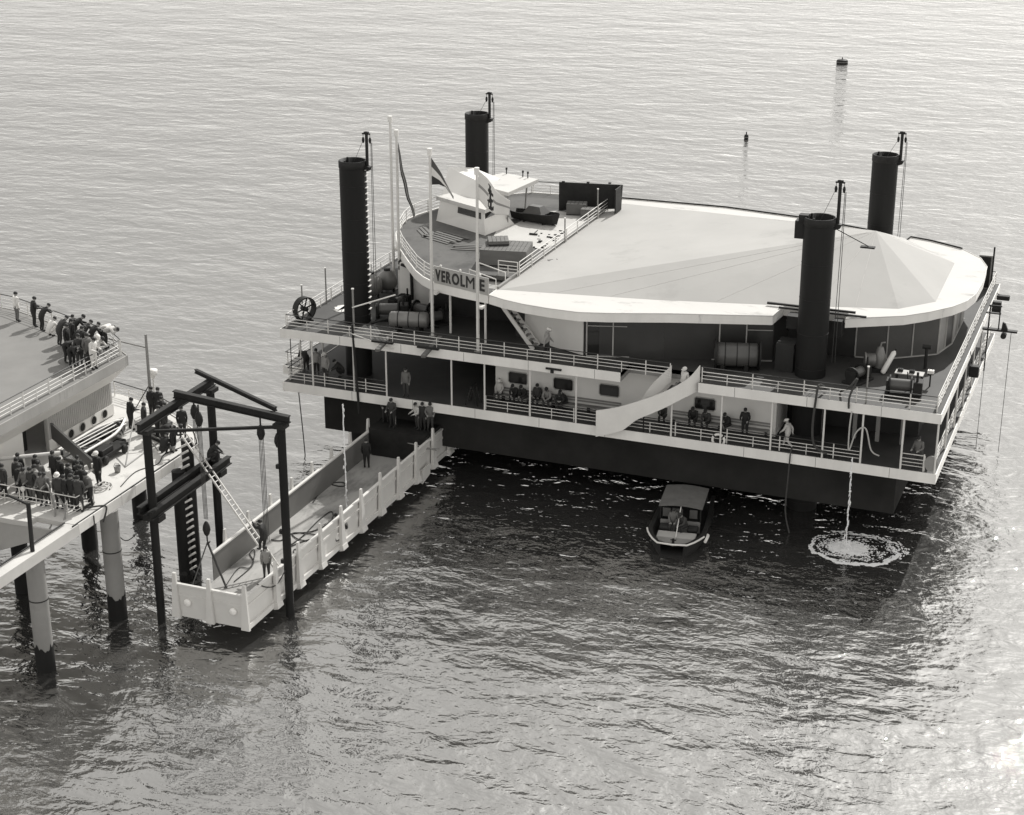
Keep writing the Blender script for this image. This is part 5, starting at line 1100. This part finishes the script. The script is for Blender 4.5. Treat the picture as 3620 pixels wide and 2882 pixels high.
hose('rope', 'long dark rope lying along the bright pier deck edge', [(2.6, -24.2, pz + .03), (2.2, -22, pz + .03), (2.75, -20.5, pz + .03), (2.3, -19, pz + .03), (2.7, -17.6, pz + .03)], .03, cat='rope', group='ropes on the pier')
# onlookers
O = 'onlookers on the pier roof'
RF = RZ + .0
person('stand', Z1(128, 188), RF, -25, 'w', 'm', 'onlooker in a white shirt farthest left at the pier roof railing', None, O)
person('hold', Z1(282, 228), RF, -30, 'b', 'b', 'upright man in a black suit standing alone at the far left of the pier roof', None, O)
person('lean', Z1(402, 286), RF, -25, 'b', 'b', 'man in a dark suit leaning with crossed legs on the far pier roof railing', None, O)
person('crouch', Z1(450, 392), RF, -20, 'w', 'w', 'crouching onlooker in a pale coat at the far pier roof railing', None, O)
person('lean', Z1(548, 385), RF, -30, 'd', 'd', 'onlooker in a long dark coat right of the crouching pale one', None, O)
person('stand', Z1(588, 372), RF, -10, 'b', 'b', 'broad man in black seen from behind in the middle of the roof crowd', None, O, s=1.03)
person('lean', Z1(685, 378), RF, -50, 'b', 'd', 'man in a black jacket looking right over the far railing', None, O)
person('lean', Z1(745, 420), RF, -40, 'd', 'b', 'dark-haired onlooker next to the man looking right over the railing', None, O)
person('lean', Z1(806, 438), RF, -35, 'b', 'b', 'onlooker in black with head turned, left of the white shirts in the roof corner', None, O)
person('bend', Z1(930, 474), RF, -70, 'w', 'd', 'man in a white shirt bending over the roof corner railing, rear one of the pair', None, O)
person('bend', Z1(962, 490), RF, -80, 'l', 'b', 'man in a pale shirt bending farthest out over the roof corner railing', None, O)
person('stand', Z1(630, 530), RF, -120, 'd', 'd', 'man in dark clothes standing at the back of the front roof group', None, O)
person('stand', Z1(700, 525), RF, -100, 'm', 'd', 'onlooker in a mid grey coat between the dark men and the white coats', None, O)
person('hold', Z1(760, 560), RF, -95, 'w', 'w', 'onlooker in a white coat at the near pier roof railing', None, O)
person('lean', Z1(798, 545), RF, -90, 'w', 'm', 'man in white shirt and white cap leaning on the near railing, roof corner', 'w', O)
person('lean', Z1(838, 560), RF, -90, 'l', 'b', 'onlooker in a light shirt closest to the corner post of the near railing', None, O)
person('bend', Z1(612, 618), RF, -110, 'b', 'b', 'man in a black suit bent double over the near pier roof railing', None, O)
person('bend', Z1(655, 655), RF, -100, 'b', 'b', 'dark onlooker with a rolled paper beside the man bent double', None, O)
for x_, y_, ps in ((-6.6, -15.6, 'stand'), (-5.9, -15.3, 'lean'), (-5.2, -15.9, 'stand'), (-6.9, -14.6, 'stand')): person(ps, Vector((x_, y_, 0)), RF, random.uniform(-80, 20), 'b', 'b', 'dark-suited onlooker in the thick of the pier roof group', None, O)
for x_, y_, ps in ((-.2, -15.2, 'stand'), (.4, -15.9, 'hold'), (1.6, -17.6, 'bend'), (2.2, -18.9, 'crouch'), (1.9, -16.2, 'stand')): person(ps, Vector((x_, y_, 0)), pz, random.uniform(-120, 40), 'b', 'b', 'dark-clothed worker behind the gantry beams at the pier end', None, 'workers at the pier end')
D = 'men on the pier deck'
person('stand', Z1(1222, 955), pz, 0, 'b', 'b', 'man in a black coat standing behind the mast at the pier end', None, D)
person('stand', Z1(1275, 960), pz, 10, 'b', 'b', 'man in a black coat right of the mast at the pier end', None, D)
person('hold', Z1(1065, 1045), pz, -20, 'b', 'b', 'man in a dark suit standing with his back turned near the house corner', None, D)
person('stand', Z1(1165, 1085), pz, -60, 'd', 'b', 'dark-haired man between the suited man and the mast', None, D)
person('hold', Z1(1285, 1110), pz, -40, 'w', 'b', 'man in a white shirt behind the front gantry beam', None, D)
person('stand', Z1(1335, 1120), pz, -50, 'd', 'd', 'man in dark clothes right of the white-shirted man on the pier', None, D)
person('crouch', Z1(965, 1250), pz, -90, 'd', 'b', 'crouching man at the bow of the dinghy on the pier deck', None, D)
person('stand', Z1(768, 1485), pz, 160, 'b', 'b', 'sailor in a dark uniform and white cap standing near the gangplank end', 'w', D)
person('lean', Z1(1470, 1270), pz, -90, 'b', 'b', 'worker in black stooping at the top of the long ladder', None, D)
person('crouch', Vector((5.65, -19.1, 0)), 7.61, -60, 'b', 'b', 'worker crouching on the gantry mid beams beside the long ladder', None)
Cg = 'crowd at the near end of the pier deck'
crowd = [((200, 1630), 'd', 'm', 'dark-haired man in a dark jacket at the left of the crowd railing', None, 180), ((268, 1590), 'g', 'd', 'man in a light grey jacket in the crowd below the boom', None, 150), ((300, 1560), 'm', 'b', 'tall man at the back of the crowd below the boom', None, 200),
         ((345, 1655), 'm', 'd', 'bareheaded man in a mid grey coat in the front row of the crowd', None, 170), ((402, 1690), 'd', 'b', 'man with a white cap in the front row of the crowd', 'w', 190), ((240, 1700), 'm', 'd', 'man with folded arms by the round lamp at the crowd railing', None, 190),
         ((460, 1700), 'b', 'b', 'man in black in the front row right of the white cap', None, 180), ((540, 1580), 'b', 'd', 'dark figure at the back of the crowd by the recess wall', None, 160), ((575, 1640), 'd', 'b', 'dark-coated man in the middle of the crowd under the gangplank', None, 200),
         ((520, 1690), 'b', 'b', 'black-coated man in the front row below the gangplank', None, 170), ((620, 1680), 'd', 'd', 'man in dark clothes by the gangplank brace', None, 190), ((680, 1650), 'm', 'b', 'man in a speckled grey coat at the right end of the crowd', None, 150), ((140, 1760), 'm', 'b', 'onlooker at the extreme left of the crowd railing', None, 180)]
for (px, py), tp, tr_, lb, cp, fc in crowd:
    pm_ = person('stand' if tp != 'm' else 'hold', Z1(px, py), pz, fc, tp, tr_, lb, cp, Cg)
    if pm_.location.y < -28.0: pm_.location.y = -28.0 + .12 * (px % 3)
    if px < 150: pm_.location.x -= 1.3
for x_, y_, tp in ((-1.9, -25.9, 'b'), (-1.2, -25.2, 'd'), (-.3, -25.8, 'b'), (.4, -25.1, 'b'), (.9, -25.8, 'd'), (-2.4, -27.0, 'd'), (-2.9, -26.2, 'b'), (-1.8, -27.6, 'b'), (-2.8, -27.8, 'd'), (1.5, -26.4, 'b'), (-3.6, -27.2, 'b')):
    person('stand', Vector((x_, y_, 0)), pz, random.uniform(140, 220), tp, 'b', 'bareheaded man in dark clothes in the back rows of the pier crowd', None, Cg)
# ------------------------------------------------------------------ motor launch
lc = thing('motor_launch', (0, 0, 0), 'open motor launch with a pale canopy and white bow fender in the dark water', 'boat')
Lb = 8.6; n = 16; prof = []
for i in range(n):
    s = i / (n - 1); b = 1.9 * (min(1, (s + .05) / .3) ** .42 if s < .25 else 1 - .12 * ((s - .25) / .75) ** 2); b = max(b, .1); prof.append((s * Lb, b, .95 - .25 * min(1, s * 2)))
V = []; F = []
for yy, b, zt_ in prof: V += [(-b, yy, zt_), (-b * .92, yy, .25), (-b * .7, yy, -.4), (b * .7, yy, -.4), (b * .92, yy, .25), (b, yy, zt_), (b * .84, yy, zt_), (b * .78, yy, .12), (-b * .78, yy, .12), (-b * .84, yy, zt_)]
for i in range(n - 1):
    for k in range(10): F.append((10 * i + k, 10 * i + 10 + k, 10 * i + 10 + (k + 1) % 10, 10 * i + (k + 1) % 10))
F += [tuple(range(10)), tuple(range(10 * n - 1, 10 * n - 11, -1))]
MB().add(V, F).build('hull', DARK, lc)
fd = [(-prof[i][1] - .05, prof[i][0], prof[i][2] - .05) for i in range(4, -1, -1)] + [(0, -.16, .92)] + [(prof[i][1] + .05, prof[i][0], prof[i][2] - .05) for i in range(0, 5)]
def seg(a, b, nm='bow_fender'): MB().tube(fd[a:b + 1], .06, 8).build(nm, WHITE, lc)
seg(0, 2); seg(2, 5); seg(5, 8); seg(8, 9)
MB().tube([(1.95, 1.2, .7), (2.0, 1.6, .75), (2.0, 2.2, .7), (1.92, 2.6, .55)], .1, 8).build('side_fender', WHITE, lc)
MB().prism([(-1.0, .85), (0, .25), (1.0, .85), (1.2, 1.35), (-1.2, 1.35)], .62, .7).build('foredeck', GREY, lc)
MB().box(-1.25, 1.25, 1.36, 2.5, .5, .62).build('engine_cover', GREYL, lc, bevel=.05)
for x0 in (-1.25, .55): MB().box(x0, x0 + .7, 2.7, 3.4, .5, .78).build('cushion', DARKER, lc, bevel=.1)
MB().box(-1.3, 1.3, 3.6, 3.66, .12, .9).build('bulkhead', GREY, lc)
for x0 in (-1.15, -.35, .6): MB().box(x0, x0 + .5, 3.55, 3.59, 1.15, 1.75).build('windscreen', PANEL, lc)
MB().tube([(-1.3, 3.62, .9), (-1.3, 3.62, 1.86)], .05, 6).tube([(1.3, 3.62, .9), (1.3, 3.62, 1.86)], .05, 6).tube([(-1.3, 6.7, .8), (-1.3, 6.7, 1.86)], .05, 6).tube([(1.3, 6.7, .8), (1.3, 6.7, 1.86)], .05, 6).build('canopy_post', DARK, lc)
cn_ = MB(); A = []; B2_ = []
for i in range(9):
    t = i / 8; x = -1.42 + 2.84 * t; z = 1.86 + .14 * sin(t * pi); A.append((x, 3.5, z)); B2_.append((x, 6.9, z + .02))
cn_.sheet(A, B2_, .05).build('canopy', mat('faded_canvas', .13, .9, .15, 1.5), lc)
MB().tube([(.02, 1.5, .65), (.02, 3.6, 1.9)], .035, 6).build('boat_hook', RAILW, lc); MB().tube([(-.15, .5, .72), (.1, 1.3, .75)], .04, 6).build('painter', ROPEL, lc); MB().tube([(0, .55, .7), (0, .55, 1.0)], .08, 8).tube([(-.18, .55, .92), (.18, .55, .92)], .04, 6).build('bitts', DARK, lc)
lc.location = (31.05, -6.5, 0); lc.rotation_euler = (0, 0, radians(8))
person('sitback', Vector((30.2, -3.3, 0)), .3, 190, 'm', 'd', 'helmsman in a grey jacket seated in the motor launch'); person('sit', Vector((31.0, -3.5, 0)), .3, 150, 'd', 'b', 'second man seated on the right side of the motor launch')

# ------------------------------------------------------------------ buoys
def buoy(px, py, r, h, label):
    p = at(px, py, z=0); t = thing('buoy', p, label, 'buoy', 'dark buoys far out on the water')
    MB().lathe([(0, -.5), (r * .8, -.45), (r, -.2), (r, h * .7), (r * .85, h * .95), (r * .3, h), (0, h)], p, 22).build('float', DARK, t); MB().tube([p + Vector((0, 0, h)), p + Vector((0, 0, h + .35))], .08, 6).build('mooring_eye', DARK, t); MB().tube([p + Vector((0, 0, h * .4)), p + Vector((0, 0, h * .5))], r + .04, 22).build('band', GREY, t)
buoy(2977, 225, .92, .65, 'larger dark drum buoy near the upper right of the sea'); buoy(2638, 492, .28, .6, 'small dark buoy on the sea above the white roof')

# ------------------------------------------------------------------ water pouring from the platform
def foam_mat():
    m = bpy.data.materials.new('foam'); m.use_nodes = True; N = m.node_tree.nodes; L = m.node_tree.links; b = N['Principled BSDF']
    tc = N.new('ShaderNodeTexCoord'); n1 = N.new('ShaderNodeTexNoise'); n1.inputs['Scale'].default_value = 3; n1.inputs['Detail'].default_value = 6; L.new(tc.outputs['Object'], n1.inputs[0])
    r = N.new('ShaderNodeMapRange'); r.inputs[1].default_value = .35; r.inputs[2].default_value = .7; r.inputs[3].default_value = .8; r.inputs[4].default_value = .95; L.new(n1.outputs['Fac'], r.inputs[0])
    L.new(r.outputs[0], b.inputs['Base Color']); b.inputs['Roughness'].default_value = .6; return m
FOAM = foam_mat()
def stream(px0, py0, px1, py1, y, ztop, label, r=.05):
    b = at(px1, py1, z=.02); q = MB(); k = 46; a = Vector((b.x - .05, b.y + .12, ztop))
    q.tube([a.lerp(b, j / 14) + Vector((random.gauss(0, .02), random.gauss(0, .02), 0)) for j in range(15)], r * .55, 6)
    for i in range(k):
        t = i / k + random.uniform(-.01, .01); c = a.lerp(b, t) + Vector((random.gauss(0, .03), random.gauss(0, .03), 0)) * (.3 + 2.4 * t); l = random.uniform(.14, .4); rr = r * random.uniform(.5, 1.15) * (.6 + .7 * t)
        if random.random() < .12: continue
        q.tube([c, c + Vector((random.gauss(0, .03), 0, -l * .4)), c + Vector((random.gauss(0, .04), 0, -l))], [rr * .3, rr, rr * .2], 6)
    return tag(q.build('water_stream', FOAM), label, 'water jet'), b
s1, b1 = stream(3002, 1672, 2990, 1935, -.2, 6.2, 'thin white stream of water falling from the hose into the foam ring')
s2, b2 = stream(1230, 1250, 1228, 1870, -.2, 8.7, 'broken stream of water falling from the upper deck at the left pile', .06)
fm = MB(); rg = random.Random(3)
ex, ey = 2.75, 2.3
def fpt(a, k, off=0): return Vector((b1.x + .5 * min(1, k) + ex * k * cos(a), b1.y + ey * k * sin(a), 0))
def blob(c, s, el=1.0, dr=0):
    nseg = 7; V = [c + Vector((0, 0, s * .45))]; ph = rg.uniform(0, 6)
    for j in range(nseg):
        a = ph + 2 * pi * j / nseg; rr = s * rg.uniform(.6, 1.25); x, y = rr * cos(a) * el, rr * sin(a); V.append(c + Vector((x * cos(dr) - y * sin(dr), x * sin(dr) + y * cos(dr), .004)))
    fm.add(V, [(0, 1 + j, 1 + (j + 1) % nseg) for j in range(nseg)], True)
for i in range(2300):
    a = rg.uniform(0, 2 * pi); front = (1 - sin(a - .25)) / 2
    if rg.random() > .06 + .94 * front ** 1.3: continue
    k = 1 + .035 * sin(a * 7 + 1) + .02 * sin(a * 17) + abs(rg.gauss(0, .03)) * (-1 if rg.random() < .75 else .6); blob(fpt(a, k), rg.uniform(.025, .1) * (.45 + .75 * front), 1.6, a + pi / 2 + rg.uniform(-.4, .4))
for i in range(2600):
    a = rg.uniform(0, 2 * pi); k = abs(rg.gauss(0, .26)); blob(fpt(a, k), rg.uniform(.03, .13) * (1.2 - min(1, k)), 1.3, rg.uniform(0, 6))
for i in range(3000):
    a = rg.uniform(0, 2 * pi); k = sqrt(rg.random()) * .97
    if sin(k * 21 + 2 * sin(a * 3)) + sin(a * 9 + k * 4) * .5 < rg.uniform(-.8, 1.2): continue
    if rg.random() > .25 + .75 * (1 - sin(a)) / 2: continue
    blob(fpt(a, k), rg.uniform(.012, .055), 2.0, a + pi / 2 + rg.uniform(-.5, .5))
for i in range(220):
    a = 2.2 - rg.random() * 2.4; blob(fpt(a, 1.08 + .12 * sin(a * 3) + rg.gauss(0, .06)), rg.uniform(.015, .07), 2.2, a + pi / 2)
for i in range(260):
    a = rg.uniform(0, 2 * pi); rr = abs(rg.gauss(0, .32)); c = Vector((b1.x + rr * cos(a), b1.y + rr * sin(a), max(.02, .5 * (1 - rr) * rg.random()))); s_ = rg.uniform(.015, .05)
    fm.add([c + Vector((s_, 0, 0)), c + Vector((-s_ * .6, s_, 0)), c + Vector((-s_ * .6, -s_, 0)), c + Vector((0, 0, s_ * 1.6))], [(0, 1, 3), (1, 2, 3), (2, 0, 3), (2, 1, 0)])
tag(fm.build('foam', FOAM), 'round ring of white foam on the dark water under the stream', 'foam', kind='stuff')
